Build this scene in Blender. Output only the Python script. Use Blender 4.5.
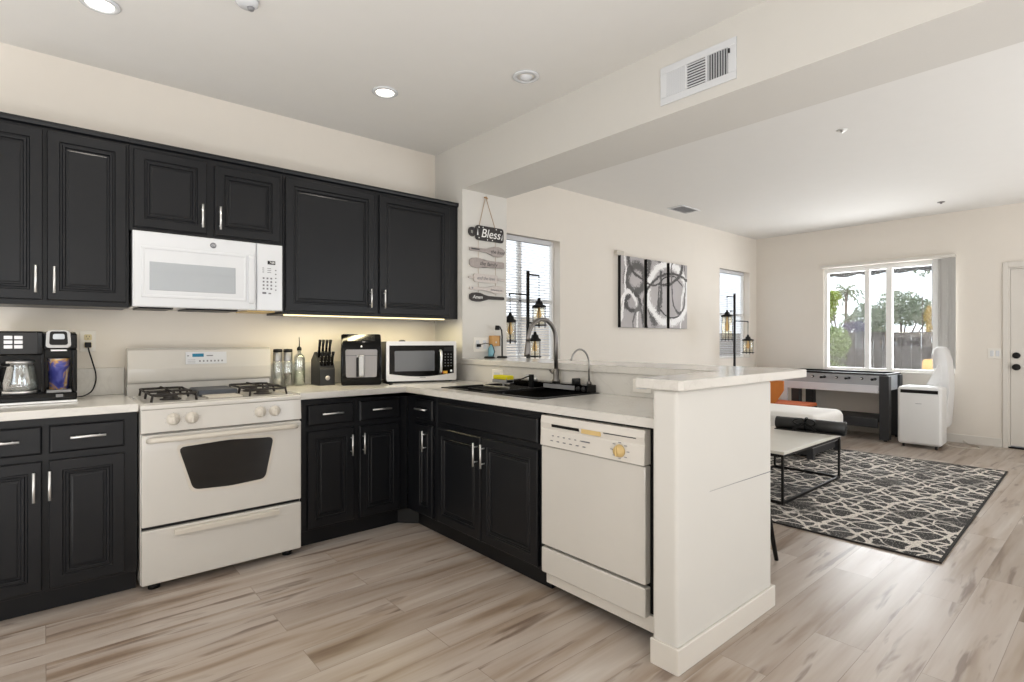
import bpy, bmesh, math, random
from mathutils import Vector, Matrix
random.seed(7)
PI = math.pi
S = bpy.context.scene
COL = S.collection
for o in list(bpy.data.objects):
    bpy.data.objects.remove(o)

# ------------------------------------------------------------------ camera, world, light
cam = bpy.data.objects.new('camera', bpy.data.cameras.new('camera'))
COL.objects.link(cam)
cam.location = (-2.4457, -3.7959, 1.2302)
cam.rotation_euler = (PI / 2, 0, -0.7135)
cam.data.sensor_width = 36
cam.data.lens = 540.7 / 1024 * 36
cam.data.shift_y = -2.04 / 1024
cam.data.clip_start = 0.05
S.camera = cam
S.view_settings.view_transform = 'Standard'
S.view_settings.look = 'None'
S.view_settings.gamma = 1
S.view_settings.use_curve_mapping = False
S.view_settings.exposure = -0.32

W = bpy.data.worlds.new('World')
S.world = W
W.use_nodes = True
wn = W.node_tree.nodes
wn.clear()
wout = wn.new('ShaderNodeOutputWorld')
wbg = wn.new('ShaderNodeBackground')
wbg.inputs[0].default_value = (0.86, 0.93, 1.0, 1)
wbg.inputs[1].default_value = 2.8
W.node_tree.links.new(wbg.outputs[0], wout.inputs[0])


def area(name, loc, rot, sx, sy, power, col=(1, 1, 1), spread=PI):
    l = bpy.data.lights.new(name, 'AREA')
    l.shape = 'RECTANGLE'
    l.size = sx
    l.size_y = sy
    l.energy = power
    l.color = col
    l.spread = spread
    o = bpy.data.objects.new(name, l)
    o.location = loc
    o.rotation_euler = rot
    COL.objects.link(o)
    return o


# fill lamps added in the openings of unseen walls, and picture window daylight
UP = 0.5
area('rear_fill_living', (1.6, -6.72, 1.15), (PI / 2 + UP, 0, 0), 2.6, 2.1, 32, (0.97, 0.985, 1.0))
area('rear_fill_kitchen', (-3.0, -6.72, 1.70), (PI / 2 + UP, 0, 0), 1.6, 1.2, 22, (0.97, 0.985, 1.0))
area('left_side_fill', (-4.55, -2.6, 1.55), (PI / 2 + 0.6, 0, -PI / 2), 1.6, 1.3, 8, (0.93, 0.96, 1.0))
area('daylight_window', (5.88, -1.65, 1.5), (PI / 2, 0, PI / 2), 1.4, 1.4, 90, (0.95, 0.98, 1.0))
# upward fill lamps added just above the unseen floor to brighten the ceiling
area('ceiling_fill_living', (3.2, -5.6, 0.05), (PI, 0, 0), 4.5, 2.0, 110, (0.97, 0.985, 1.0))
area('ceiling_fill_kitchen', (-2.9, -5.4, 0.05), (PI, 0, 0), 3.2, 2.0, 105, (0.97, 0.985, 1.0))
area('ceiling_fill_left', (-3.85, -2.2, 0.05), (PI, 0, 0), 1.3, 2.6, 60, (0.97, 0.985, 1.0))
sun = bpy.data.objects.new('sun', bpy.data.lights.new('sun', 'SUN'))
sun.data.energy = 2.2
sun.data.angle = 0.01
sun.data.color = (1, 0.96, 0.9)
sun.rotation_euler = (math.radians(38), 0, math.radians(100))
COL.objects.link(sun)


# ------------------------------------------------------------------ materials
def hexc(h):
    h = h.lstrip('#')
    out = []
    for i in (0, 2, 4):
        c = int(h[i:i + 2], 16) / 255
        out.append(c / 12.92 if c <= 0.04045 else ((c + 0.055) / 1.055) ** 2.4)
    return (*out, 1)


def mat(name, col, rough=0.5, metal=0.0, bump=0.0, bscale=200, var=0.0, vscale=8, coat=0.0, emit=None, es=0, spec=0.5):
    m = bpy.data.materials.new(name)
    m.use_nodes = True
    nt = m.node_tree
    b = nt.nodes['Principled BSDF']
    c = hexc(col) if isinstance(col, str) else col
    b.inputs['Base Color'].default_value = c
    b.inputs['Roughness'].default_value = rough
    b.inputs['Metallic'].default_value = metal
    b.inputs['Coat Weight'].default_value = coat
    b.inputs['Specular IOR Level'].default_value = spec
    tc = nt.nodes.new('ShaderNodeTexCoord')
    n = nt.nodes.new('ShaderNodeTexNoise')
    n.inputs['Scale'].default_value = vscale
    n.inputs['Detail'].default_value = 4
    nt.links.new(tc.outputs['Object'], n.inputs['Vector'])
    if var >= 0:
        mx = nt.nodes.new('ShaderNodeMix')
        mx.data_type = 'RGBA'
        v = max(var, 0.015)
        mx.inputs[6].default_value = tuple(max(0, x * (1 - v)) for x in c[:3]) + (1,)
        mx.inputs[7].default_value = tuple(min(1, x * (1 + v)) for x in c[:3]) + (1,)
        nt.links.new(n.outputs['Fac'], mx.inputs[0])
        nt.links.new(mx.outputs[2], b.inputs['Base Color'])
    if bump:
        n2 = nt.nodes.new('ShaderNodeTexNoise')
        n2.inputs['Scale'].default_value = bscale
        nt.links.new(tc.outputs['Object'], n2.inputs['Vector'])
        bp = nt.nodes.new('ShaderNodeBump')
        bp.inputs['Strength'].default_value = bump
        bp.inputs['Distance'].default_value = 0.002
        nt.links.new(n2.outputs['Fac'], bp.inputs['Height'])
        nt.links.new(bp.outputs[0], b.inputs['Normal'])
    if emit:
        b.inputs['Emission Color'].default_value = hexc(emit)
        b.inputs['Emission Strength'].default_value = es
    return m


def ramp(nt, fac, stops):
    r = nt.nodes.new('ShaderNodeValToRGB')
    while len(r.color_ramp.elements) < len(stops):
        r.color_ramp.elements.new(0.5)
    for e, (p, c) in zip(r.color_ramp.elements, stops):
        e.position = p
        e.color = hexc(c) if isinstance(c, str) else (c, c, c, 1)
    nt.links.new(fac, r.inputs[0])
    return r.outputs[0]


def nd(nt, t, **k):
    n = nt.nodes.new(t)
    for a, b in k.items():
        setattr(n, a, b)
    return n


def mth(nt, op, a, b=None, c=None):
    n = nt.nodes.new('ShaderNodeMath')
    n.operation = op
    for i, x in enumerate((a, b, c)):
        if x is None:
            continue
        if hasattr(x, 'links'):
            nt.links.new(x, n.inputs[i])
        else:
            n.inputs[i].default_value = x
    return n.outputs[0]


def mixc(nt, fac, a, b, mode='MIX'):
    n = nt.nodes.new('ShaderNodeMix')
    n.data_type = 'RGBA'
    n.blend_type = mode
    if hasattr(fac, 'links'):
        nt.links.new(fac, n.inputs[0])
    else:
        n.inputs[0].default_value = fac
    for i, x in ((6, a), (7, b)):
        if isinstance(x, str):
            n.inputs[i].default_value = hexc(x)
        else:
            nt.links.new(x, n.inputs[i])
    return n.outputs[2]


def base(name, rough=0.5):
    m = bpy.data.materials.new(name)
    m.use_nodes = True
    nt = m.node_tree
    b = nt.nodes['Principled BSDF']
    b.inputs['Roughness'].default_value = rough
    tc = nt.nodes.new('ShaderNodeTexCoord')
    return m, nt, b, tc.outputs['Object']


def mapping(nt, vec, scale=(1, 1, 1), loc=(0, 0, 0), rot=(0, 0, 0)):
    n = nt.nodes.new('ShaderNodeMapping')
    n.inputs['Scale'].default_value = scale
    n.inputs['Location'].default_value = loc
    n.inputs['Rotation'].default_value = rot
    nt.links.new(vec, n.inputs[0])
    return n.outputs[0]


def noise(nt, vec, scale, detail=4, rough=0.5, w=None, dist=0):
    n = nt.nodes.new('ShaderNodeTexNoise')
    if w is not None:
        n.noise_dimensions = '4D'
        nt.links.new(w, n.inputs['W'])
    nt.links.new(vec, n.inputs['Vector'])
    n.inputs['Scale'].default_value = scale
    n.inputs['Detail'].default_value = detail
    n.inputs['Roughness'].default_value = rough
    n.inputs['Distortion'].default_value = dist
    return n.outputs['Fac']


def floor_material():
    m, nt, b, oc = base('plank_floor', 0.34)
    br = nt.nodes.new('ShaderNodeTexBrick')
    br.offset = 0.37
    br.offset_frequency = 2
    br.inputs['Color1'].default_value = (0, 0, 0, 1)
    br.inputs['Color2'].default_value = (1, 1, 1, 1)
    br.inputs['Mortar'].default_value = (0.5, 0.5, 0.5, 1)
    br.inputs['Scale'].default_value = 1
    br.inputs['Mortar Size'].default_value = 0.0012
    br.inputs['Mortar Smooth'].default_value = 0.1
    br.inputs['Brick Width'].default_value = 1.22
    br.inputs['Row Height'].default_value = 0.182
    nt.links.new(oc, br.inputs['Vector'])
    w = mth(nt, 'MULTIPLY', br.outputs['Color'], 9.0)
    n1 = noise(nt, mapping(nt, oc, (0.75, 9, 1)), 1.35, 3, 0.5, w, 0.4)
    n2 = noise(nt, mapping(nt, oc, (2.5, 60, 1)), 1.5, 4, 0.6, w)
    n3 = noise(nt, mapping(nt, oc, (1.0, 9, 1)), 1.6, 3, 0.55, w, 0.8)
    c = ramp(nt, n1, [(0.28, '#826E5E'), (0.38, '#A79787'), (0.46, '#B8ABA0'), (0.58, '#C1B7AE'), (0.72, '#D1CAC3')])
    c = mixc(nt, mth(nt, 'MULTIPLY', n2, 0.30), c, '#8C7B6C')
    c2 = ramp(nt, n3, [(0.33, 0.0), (0.43, 1.0)])
    c = mixc(nt, mth(nt, 'MULTIPLY', mth(nt, 'SUBTRACT', 1.0, c2), 0.7), c, '#6A5546')
    tint = ramp(nt, br.outputs['Color'], [(0, '#E6E2DE'), (0.5, '#F4F1EE'), (1, '#FFFFFF')])
    c = mixc(nt, 1.0, c, tint, 'MULTIPLY')
    c = mixc(nt, mth(nt, 'MULTIPLY', br.outputs['Fac'], 0.65), c, '#76665A')
    nt.links.new(c, b.inputs['Base Color'])
    bp = nt.nodes.new('ShaderNodeBump')
    bp.inputs['Strength'].default_value = 0.25
    bp.inputs['Distance'].default_value = 0.002
    h = mth(nt, 'SUBTRACT', mth(nt, 'MULTIPLY', n2, 0.25), br.outputs['Fac'])
    nt.links.new(h, bp.inputs['Height'])
    nt.links.new(bp.outputs[0], b.inputs['Normal'])
    return m


def rug_material():
    m, nt, b, oc = base('woven_rug', 0.95)
    d = nt.nodes.new('ShaderNodeTexNoise')
    d.inputs['Scale'].default_value = 5
    nt.links.new(oc, d.inputs['Vector'])
    vm = nt.nodes.new('ShaderNodeVectorMath')
    vm.operation = 'MULTIPLY_ADD'
    nt.links.new(d.outputs['Color'], vm.inputs[0])
    vm.inputs[1].default_value = (0.15, 0.15, 0)
    nt.links.new(oc, vm.inputs[2])
    v = vm.outputs[0]
    sep = nt.nodes.new('ShaderNodeSeparateXYZ')
    nt.links.new(v, sep.inputs[0])
    x, y = sep.outputs[0], sep.outputs[1]
    P = 0.25
    masks = []
    for a in (0, 60, 120):
        for off, wd in ((0.0, 0.017), (0.36, 0.009)):
            ca, sa = math.cos(math.radians(a + 15)), math.sin(math.radians(a + 15))
            t = mth(nt, 'ADD', mth(nt, 'MULTIPLY', x, ca / P), mth(nt, 'MULTIPLY_ADD', y, sa / P, off + 100))
            f = mth(nt, 'ABSOLUTE', mth(nt, 'SUBTRACT', mth(nt, 'FRACT', t), 0.5))
            masks.append(mth(nt, 'LESS_THAN', f, wd * 3.1))
    k = masks[0]
    for q in masks[1:]:
        k = mth(nt, 'MAXIMUM', k, q)
    fade = ramp(nt, noise(nt, oc, 2.1, 5, 0.62), [(0.36, 0.1), (0.48, 1.0)])
    grain = ramp(nt, noise(nt, mapping(nt, oc, (30, 140, 1)), 1, 3, 0.7), [(0.33, 0.35), (0.5, 1.0)])
    fac = mth(nt, 'MULTIPLY', mth(nt, 'MULTIPLY', k, fade), grain)
    spk = ramp(nt, noise(nt, mapping(nt, oc, (45, 120, 1)), 1, 2, 0.6), [(0.55, 0.0), (0.7, 0.5)])
    fac = mth(nt, 'MAXIMUM', fac, spk)
    bg = ramp(nt, noise(nt, oc, 3.3, 5, 0.6), [(0.35, '#262423'), (0.55, '#363433'), (0.7, '#505153')])
    c = mixc(nt, fac, bg, '#E0D9D0')
    nt.links.new(c, b.inputs['Base Color'])
    bp = nt.nodes.new('ShaderNodeBump')
    bp.inputs['Strength'].default_value = 0.4
    bp.inputs['Distance'].default_value = 0.003
    nt.links.new(grain, bp.inputs['Height'])
    nt.links.new(bp.outputs[0], b.inputs['Normal'])
    return m


def quartz_material():
    m, nt, b, oc = base('veined_quartz', 0.16)
    n = noise(nt, oc, 3.0, 6, 0.6, None, 1.5)
    f = mth(nt, 'ABSOLUTE', mth(nt, 'SUBTRACT', n, 0.5))
    vein = ramp(nt, f, [(0.0, 1.0), (0.022, 0.0)])
    n2 = noise(nt, oc, 1.3, 3)
    c = ramp(nt, n2, [(0.3, '#D0CCC5'), (0.7, '#DDDAD4')])
    c = mixc(nt, mth(nt, 'MULTIPLY', vein, 0.2), c, '#B5B0A8')
    nt.links.new(c, b.inputs['Base Color'])
    return m


def art_material():
    m, nt, b, oc = base('abstract_canvas', 0.7)
    d = nt.nodes.new('ShaderNodeTexNoise')
    d.inputs['Scale'].default_value = 5
    d.inputs['Detail'].default_value = 3
    nt.links.new(oc, d.inputs['Vector'])
    vm = nt.nodes.new('ShaderNodeVectorMath')
    vm.operation = 'MULTIPLY_ADD'
    nt.links.new(d.outputs['Color'], vm.inputs[0])
    vm.inputs[1].default_value = (0.11, 0, 0.11)
    nt.links.new(oc, vm.inputs[2])
    sep = nt.nodes.new('ShaderNodeSeparateXYZ')
    nt.links.new(vm.outputs[0], sep.inputs[0])
    X, Z = sep.outputs[0], sep.outputs[2]

    def ring(cx, cz, rx, rz, w):
        a = mth(nt, 'POWER', mth(nt, 'ABSOLUTE', mth(nt, 'MULTIPLY_ADD', X, 1 / rx, -cx / rx)), 2)
        c = mth(nt, 'POWER', mth(nt, 'ABSOLUTE', mth(nt, 'MULTIPLY_ADD', Z, 1 / rz, -cz / rz)), 2)
        r = mth(nt, 'SQRT', mth(nt, 'ADD', a, c))
        return mth(nt, 'ABSOLUTE', mth(nt, 'SUBTRACT', r, 1.0)), w
    streak = noise(nt, mapping(nt, oc, (14, 1, 6), rot=(0, 0.6, 0)), 3, 5, 0.7, None, 2.5)

    def mask(rg):
        d_, w = rg
        t = mth(nt, 'ADD', d_, mth(nt, 'MULTIPLY', mth(nt, 'SUBTRACT', streak, 0.5), w * 4.5))
        return mth(nt, 'LESS_THAN', t, w)
    c = ramp(nt, noise(nt, oc, 2, 3), [(0.3, '#A9A4A5'), (0.7, '#BDB8B8')])
    for r, colr in ((ring(2.74, 1.98, 0.17, 0.15, 0.34), '#5A5857'), (ring(2.68, 1.70, 0.13, 0.10, 0.28), '#454342'),
                    (ring(2.42, 2.02, 0.13, 0.5, 0.10), '#F2F0EF'), (ring(2.60, 1.48, 0.17, 0.34, 0.09), '#F2F0EF'),
                    (ring(2.78, 1.35, 0.1, 0.3, 0.12), '#6B6968'), (ring(3.10, 1.95, 0.13, 0.42, 0.24), '#585655'),
                    (ring(3.40, 1.84, 0.42, 0.36, 0.12), '#F4F3F2'), (ring(3.46, 1.80, 0.30, 0.26, 0.03), '#3A3837'),
                    (ring(3.50, 1.62, 0.62, 0.47, 0.035), '#4A4847'), (ring(3.15, 2.2, 0.55, 0.28, 0.05), '#4A4847'),
                    (ring(3.78, 1.5, 0.12, 0.42, 0.10), '#EFEEEE'), (ring(3.62, 2.0, 0.16, 0.4, 0.05), '#5B5958')):
        c = mixc(nt, mask(r), c, colr)
    nt.links.new(c, b.inputs['Base Color'])
    return m


def fence_material():
    m, nt, b, oc = base('weathered_boards', 0.9)
    n = noise(nt, mapping(nt, oc, (1, 12, 1.2)), 1.5, 5, 0.6)
    c = ramp(nt, n, [(0.3, '#4E4947'), (0.6, '#6B6664'), (0.8, '#858180')])
    nt.links.new(c, b.inputs['Base Color'])
    return m


def glass(name, tint=(1, 1, 1, 1), gloss=0.08, rough=0.0, trans=(1, 1, 1, 1)):
    m = bpy.data.materials.new(name)
    m.use_nodes = True
    nt = m.node_tree
    nt.nodes.clear()
    out = nt.nodes.new('ShaderNodeOutputMaterial')
    t = nt.nodes.new('ShaderNodeBsdfTransparent')
    t.inputs[0].default_value = trans
    g = nt.nodes.new('ShaderNodeBsdfGlossy')
    g.inputs[0].default_value = tint
    g.inputs['Roughness'].default_value = rough
    lw = nt.nodes.new('ShaderNodeLayerWeight')
    lw.inputs[0].default_value = 0.35
    f = mth(nt, 'MULTIPLY_ADD', lw.outputs['Facing'], 0.5, gloss)
    mx = nt.nodes.new('ShaderNodeMixShader')
    nt.links.new(f, mx.inputs[0])
    nt.links.new(t.outputs[0], mx.inputs[1])
    nt.links.new(g.outputs[0], mx.inputs[2])
    nt.links.new(mx.outputs[0], out.inputs[0])
    return m


def print_material():
    m, nt, b, oc = base('printed_cup', 0.4)
    n = noise(nt, oc, 13, 2, 0.5, None, 0.8)
    c = ramp(nt, n, [(0.38, '#3A3F8C'), (0.48, '#6468B4'), (0.52, '#D9A64C'), (0.58, '#E6DDD2'), (0.64, '#2C2E70')])
    nt.links.new(c, b.inputs['Base Color'])
    return m


M = dict(
    wall=mat('wall_paint', '#E6DFD5', 0.75, bump=0.12, bscale=160),
    wallw=mat('wall_paint_white', '#D4D1CB', 0.7, bump=0.12, bscale=160),
    ceil=mat('ceiling_paint', '#E6E4E0', 0.85, bump=0.12, bscale=120),
    trim=mat('trim_paint', '#DCD7CF', 0.45),
    floor=floor_material(), rug=rug_material(), quartz=quartz_material(), art=art_material(),
    rugedge=mat('rug_binding', '#262423', 0.95),
    cab=mat('black_cabinet_paint', '#131417', 0.34, bump=0.05, bscale=300, var=0.06, spec=0.3),
    cabin=mat('gap_shade_toe_black', '#0E0E0F', 0.7),  # stove seam shade painted dark; also the toe board's own black
    chrome=mat('brushed_nickel', '#E6E6E5', 0.34, 0.85),
    steel=mat('stainless_steel', '#A3A2A0', 0.34, 1.0, var=0.05, vscale=30),
    dsteel=mat('dark_steel', '#7C7977', 0.33, 1.0),
    white=mat('white_enamel', '#D9DBDE', 0.22, coat=0.3),
    whiteg=mat('white_window_glass', '#AEB3B8', 0.1, coat=0.6),
    bisque=mat('bisque_enamel', '#CECAC3', 0.2, coat=0.4),
    bisque2=mat('bisque_plastic', '#CDC6BA', 0.4),
    dwp=mat('aged_panel', '#D6D1C9', 0.35),
    yel=mat('yellowed_plastic', '#D3B67C', 0.45),
    black=mat('black_plastic', '#0E0E0F', 0.4, spec=0.25),
    blackm=mat('matte_black_metal', '#131212', 0.5, 0.0, spec=0.3),
    blackg=mat('black_gloss', '#050506', 0.14, spec=0.22),
    dgrey=mat('dark_grey_plastic', '#2E2E2F', 0.4, spec=0.3),
    grey=mat('mid_grey_plastic', '#8B8B8D', 0.45),
    iron=mat('cast_iron', '#2E2A28', 0.6, 0.3),
    griddle=mat('griddle_plate', '#4A4E55', 0.45, 0.2),
    display=mat('blue_display', '#1D5E78', 0.2, emit='#1E7FA0', es=0.35),
    displayb=mat('black_display', '#15161A', 0.15),
    ink=mat('grey_ink', '#77777C', 0.5),
    inkd=mat('dark_ink', '#35353A', 0.5),
    inkw=mat('white_ink', '#F2F2F0', 0.6),
    btn=mat('white_button', '#E9E9EC', 0.4),
    vinyl=mat('white_vinyl_frame', '#F1F0ED', 0.4),
    mwframe=mat('brushed_light_steel', '#D8D7D5', 0.36, 0.8),
    outlet=mat('outlet_plastic', '#E8E4DC', 0.35),
    outlety=mat('outlet_socket', '#D5C79C', 0.4),
    wood=mat('tan_wood', '#C99A5F', 0.5, var=0.15, vscale=15),
    orange=mat('orange_wood', '#C8752C', 0.4, var=0.12, vscale=12),
    rust=mat('rust_fabric', '#B25A2E', 0.9, bump=0.3, bscale=300),
    fabric=mat('white_upholstery', '#E9E6E1', 0.8, bump=0.3, bscale=260, var=0.03),
    plastw=mat('white_plastic', '#E8E8E8', 0.35),
    led=mat('led_strip', '#FFF3CC', 0.5, emit='#FFE9B0', es=1.6),
    lampe=mat('lamp_diffuser', '#FFFFFF', 0.5, emit='#FFF6E6', es=14),
    bulb=mat('amber_bulb', '#E8C58A', 0.2, emit='#FFC978', es=0.05),
    bulboff=mat('frosted_lens', '#E3E0DA', 0.4),
    rope=mat('jute_twine', '#A9855C', 0.95),
    greyw=mat('whitewashed_wood', '#A59C98', 0.8, var=0.25, vscale=60),
    lightw=mat('pale_whitewashed_wood', '#C9C1BC', 0.8, var=0.12, vscale=60),
    darkw=mat('dark_stained_board', '#2E2A29', 0.6, var=0.15, vscale=60),
    yellow=mat('yellow_sponge', '#D8CC1E', 0.9, bump=0.6, bscale=500),
    sticker=mat('energy_sticker', '#E0A92C', 0.5),
    stickr=mat('red_label', '#B8452E', 0.5),
    pepper=mat('peppercorns', '#3A251C', 0.7, bump=0.8, bscale=500, var=0.4, vscale=300),
    salt=mat('coarse_salt', '#DAD3CC', 0.7, bump=0.6, bscale=500),
    oil=mat('pale_oil', '#C9CDB4', 0.2),
    blind=mat('blind_slat', '#C9CACD', 0.5),
    vane=mat('fabric_vane', '#D2D0CC', 0.8),
    fence=fence_material(),
    ground=mat('patio_ground', '#A8A199', 0.9, var=0.1),
    block=mat('garden_block_wall', '#C9C2BA', 0.9, var=0.08),
    awning=mat('dark_awning', '#3A3B3D', 0.9),
    bark=mat('bark', '#6B5D50', 0.95, var=0.2, vscale=20),
    leafg=mat('leaf_green', '#8A9C66', 0.7, var=0.75, vscale=16),
    leafd=mat('leaf_dark', '#828D74', 0.7, var=0.5, vscale=5),
    leafy=mat('leaf_yellow', '#93A528', 0.7, var=0.25, vscale=6),
    leafp=mat('leaf_purple', '#5A5470', 0.7, var=0.2, vscale=6),
    leafo=mat('leaf_orange', '#B79C4E', 0.7, var=0.4, vscale=5),
    palm=mat('palm_frond', '#7A8468', 0.7, var=0.3, vscale=6),
    print=print_material(),
    glass=glass('window_glass'), cglass=glass('clear_glass', gloss=0.16, rough=0.02, trans=(0.93, 0.95, 0.95, 1)),
    smoke=glass('smoky_glass', gloss=0.12, rough=0.03, trans=(0.45, 0.43, 0.42, 1)),
    amber=glass('amber_glass', gloss=0.03, rough=0.02, trans=(0.96, 0.93, 0.84, 1)),
    ac=mat('portable_unit_shell', '#E6E6E5', 0.3),
    foosg=mat('foosball_side_grey', '#A9ACB0', 0.35),
    foosw=mat('foosball_apron', '#DAD9DE', 0.35),
    foosb=mat('foosball_black', '#2E2F32', 0.45),
    leather=mat('black_vinyl', '#232323', 0.45),
    marble=mat('white_tabletop', '#DEDBD2', 0.3, var=0.05),
)
M['oven'] = mat('oven_glass', '#07090B', 0.08, spec=0.6)


# ------------------------------------------------------------------ mesh helpers
class MB:
    def __init__(s):
        s.bm = bmesh.new()
        s.M = Matrix()

    def add(s, t, mi=0, smooth=False):
        for f in t.faces:
            f.material_index = mi
            f.smooth = smooth
        bmesh.ops.recalc_face_normals(t, faces=t.faces)
        me = bpy.data.meshes.new('t')
        t.transform(s.M)
        t.to_mesh(me)
        t.free()
        s.bm.from_mesh(me)
        bpy.data.meshes.remove(me)
        return s

    def box(s, x0, x1, y0, y1, z0, z1, bev=0.0, seg=2, mi=0, mat4=None):
        t = bmesh.new()
        bmesh.ops.create_cube(t, size=1)
        sx, sy, sz = abs(x1 - x0), abs(y1 - y0), abs(z1 - z0)
        bmesh.ops.scale(t, vec=(sx, sy, sz), verts=t.verts)
        bmesh.ops.translate(t, vec=((x0 + x1) / 2, (y0 + y1) / 2, (z0 + z1) / 2), verts=t.verts)
        if bev > 0:
            bmesh.ops.bevel(t, geom=t.edges, offset=min(bev, 0.49 * min(sx, sy, sz)), segments=seg, affect='EDGES', profile=0.5)
        if mat4 is not None:
            t.transform(mat4)
        return s.add(t, mi, bev > 0 and seg > 3)

    def cyl(s, p0, p1, r0, r1=None, n=20, mi=0, smooth=True):
        p0, p1 = Vector(p0), Vector(p1)
        r1 = r0 if r1 is None else r1
        t = bmesh.new()
        d = p1 - p0
        q = d.to_track_quat('Z', 'Y').to_matrix().to_4x4()
        bmesh.ops.create_cone(t, cap_ends=True, segments=n, radius1=r0, radius2=r1, depth=d.length)
        t.transform(Matrix.Translation((p0 + p1) / 2) @ q)
        for f in t.faces:
            f.material_index = mi
        s.add(t, mi, False)
        if smooth:
            for f in s.bm.faces[-(n + 2):] if False else []:
                f.smooth = True
        return s

    def tube(s, pts, r, n=8, mi=0, closed=False):
        pts = [Vector(p) for p in pts]
        rs = r if isinstance(r, (list, tuple)) else [r] * len(pts)
        t = bmesh.new()
        rings = []
        up = None
        N = len(pts)
        for i, p in enumerate(pts):
            if closed:
                d = (pts[(i + 1) % N] - pts[i - 1]).normalized()
            else:
                d = (pts[min(i + 1, N - 1)] - pts[max(i - 1, 0)]).normalized()
            if up is None:
                up = Vector((0, 0, 1)) if abs(d.z) < 0.9 else Vector((1, 0, 0))
            u = (up - d * up.dot(d)).normalized()
            v = d.cross(u)
            up = u
            rings.append([t.verts.new(p + (u * math.cos(a) + v * math.sin(a)) * rs[i]) for a in [2 * PI * k / n for k in range(n)]])
        for i in range(N if closed else N - 1):
            a, b = rings[i], rings[(i + 1) % N]
            for k in range(n):
                t.faces.new((a[k], a[(k + 1) % n], b[(k + 1) % n], b[k]))
        if not closed:
            t.faces.new(rings[0])
            t.faces.new(rings[-1])
        return s.add(t, mi, True)

    def lathe(s, prof, c=(0, 0, 0), n=28, mi=0, axis=None):
        t = bmesh.new()
        rings = []
        for r, z in prof:
            if r < 1e-5:
                rings.append([t.verts.new((0, 0, z))])
            else:
                rings.append([t.verts.new((r * math.cos(2 * PI * k / n), r * math.sin(2 * PI * k / n), z)) for k in range(n)])
        for a, b in zip(rings, rings[1:]):
            for k in range(n):
                k2 = (k + 1) % n
                if len(a) == 1 and len(b) > 1:
                    t.faces.new((a[0], b[k], b[k2]))
                elif len(b) == 1 and len(a) > 1:
                    t.faces.new((a[k], a[k2], b[0]))
                elif len(a) > 1:
                    t.faces.new((a[k], a[k2], b[k2], b[k]))
        if axis is not None:
            t.transform(Vector(axis).to_track_quat('Z', 'Y').to_matrix().to_4x4())
        bmesh.ops.translate(t, vec=c, verts=t.verts)
        return s.add(t, mi, True)

    def prism(s, poly, plane, lo, hi, mi=0, bev=0.0, smooth=False):
        """poly: 2d points in plane 'xz','xy','yz', extruded between lo and hi on the third axis"""
        t = bmesh.new()

        def P(a, b, w):
            return {'xz': (a, w, b), 'xy': (a, b, w), 'yz': (w, a, b)}[plane]
        A = [t.verts.new(P(a, b, lo)) for a, b in poly]
        B = [t.verts.new(P(a, b, hi)) for a, b in poly]
        fa = t.faces.new(A)
        fb = t.faces.new(B[::-1])
        k = len(poly)
        for i in range(k):
            t.faces.new((A[i], A[(i + 1) % k], B[(i + 1) % k], B[i]))
        if bev:
            es = set(fa.edges) | set(fb.edges)
            bmesh.ops.bevel(t, geom=list(es), offset=bev, segments=2, affect='EDGES', profile=0.5)
        bmesh.ops.triangulate(t, faces=[f for f in t.faces if len(f.verts) > 4])
        return s.add(t, mi, smooth)

    def panel(s, x0, x1, z0, z1, y, prof, mi=0):
        """rings of (inset, outward height) facing -y; y is the back plane"""
        t = bmesh.new()
        rings = []
        for ins, h in prof:
            rings.append([t.verts.new(p) for p in ((x0 + ins, y - h, z0 + ins), (x1 - ins, y - h, z0 + ins), (x1 - ins, y - h, z1 - ins), (x0 + ins, y - h, z1 - ins))])
        for a, b in zip(rings, rings[1:]):
            for k in range(4):
                t.faces.new((a[k], a[(k + 1) % 4], b[(k + 1) % 4], b[k]))
        t.faces.new(rings[0][::-1])
        t.faces.new(rings[-1])
        return s.add(t, mi)

    def ell(s, c, r, mi=0, n=20):
        t = bmesh.new()
        bmesh.ops.create_uvsphere(t, u_segments=n, v_segments=max(6, n // 2), radius=1)
        bmesh.ops.scale(t, vec=r, verts=t.verts)
        bmesh.ops.translate(t, vec=c, verts=t.verts)
        return s.add(t, mi, True)

    def text(s, body, size, mat4, depth=0.001, mi=0, shear=0.0):
        cu = bpy.data.curves.new('t', 'FONT')
        cu.body = body
        cu.size = size
        cu.extrude = depth
        cu.shear = shear
        cu.align_x = 'CENTER'
        cu.align_y = 'CENTER'
        o = bpy.data.objects.new('t', cu)
        COL.objects.link(o)
        dg = bpy.context.evaluated_depsgraph_get()
        me = bpy.data.meshes.new_from_object(o.evaluated_get(dg))
        t = bmesh.new()
        t.from_mesh(me)
        t.transform(mat4)
        bpy.data.objects.remove(o)
        bpy.data.curves.remove(cu)
        bpy.data.meshes.remove(me)
        return s.add(t, mi)

    def obj(s, name, mats, parent=None, loc=None, smooth_angle=None):
        me = bpy.data.meshes.new(name)
        s.bm.to_mesh(me)
        s.bm.free()
        for m in (mats if isinstance(mats, (list, tuple)) else [mats]):
            me.materials.append(M[m] if isinstance(m, str) else m)
        o = bpy.data.objects.new(name, me)
        COL.objects.link(o)
        if parent is not None:
            o.parent = parent
        if loc is not None:
            o.location = loc
        return o


def smooth(o, ang=40):
    me = o.data
    for p in me.polygons:
        p.use_smooth = True
    try:
        me.set_sharp_from_angle(angle=math.radians(ang))
    except Exception:
        pass
    return o


def thing(name, label, cat, loc=(0, 0, 0), rz=0.0, group=None):
    o = bpy.data.objects.new(name, None)
    o.empty_display_size = 0.1
    COL.objects.link(o)
    o.location = loc
    o.rotation_euler = (0, 0, rz)
    return tag(o, label, cat, group)


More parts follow.
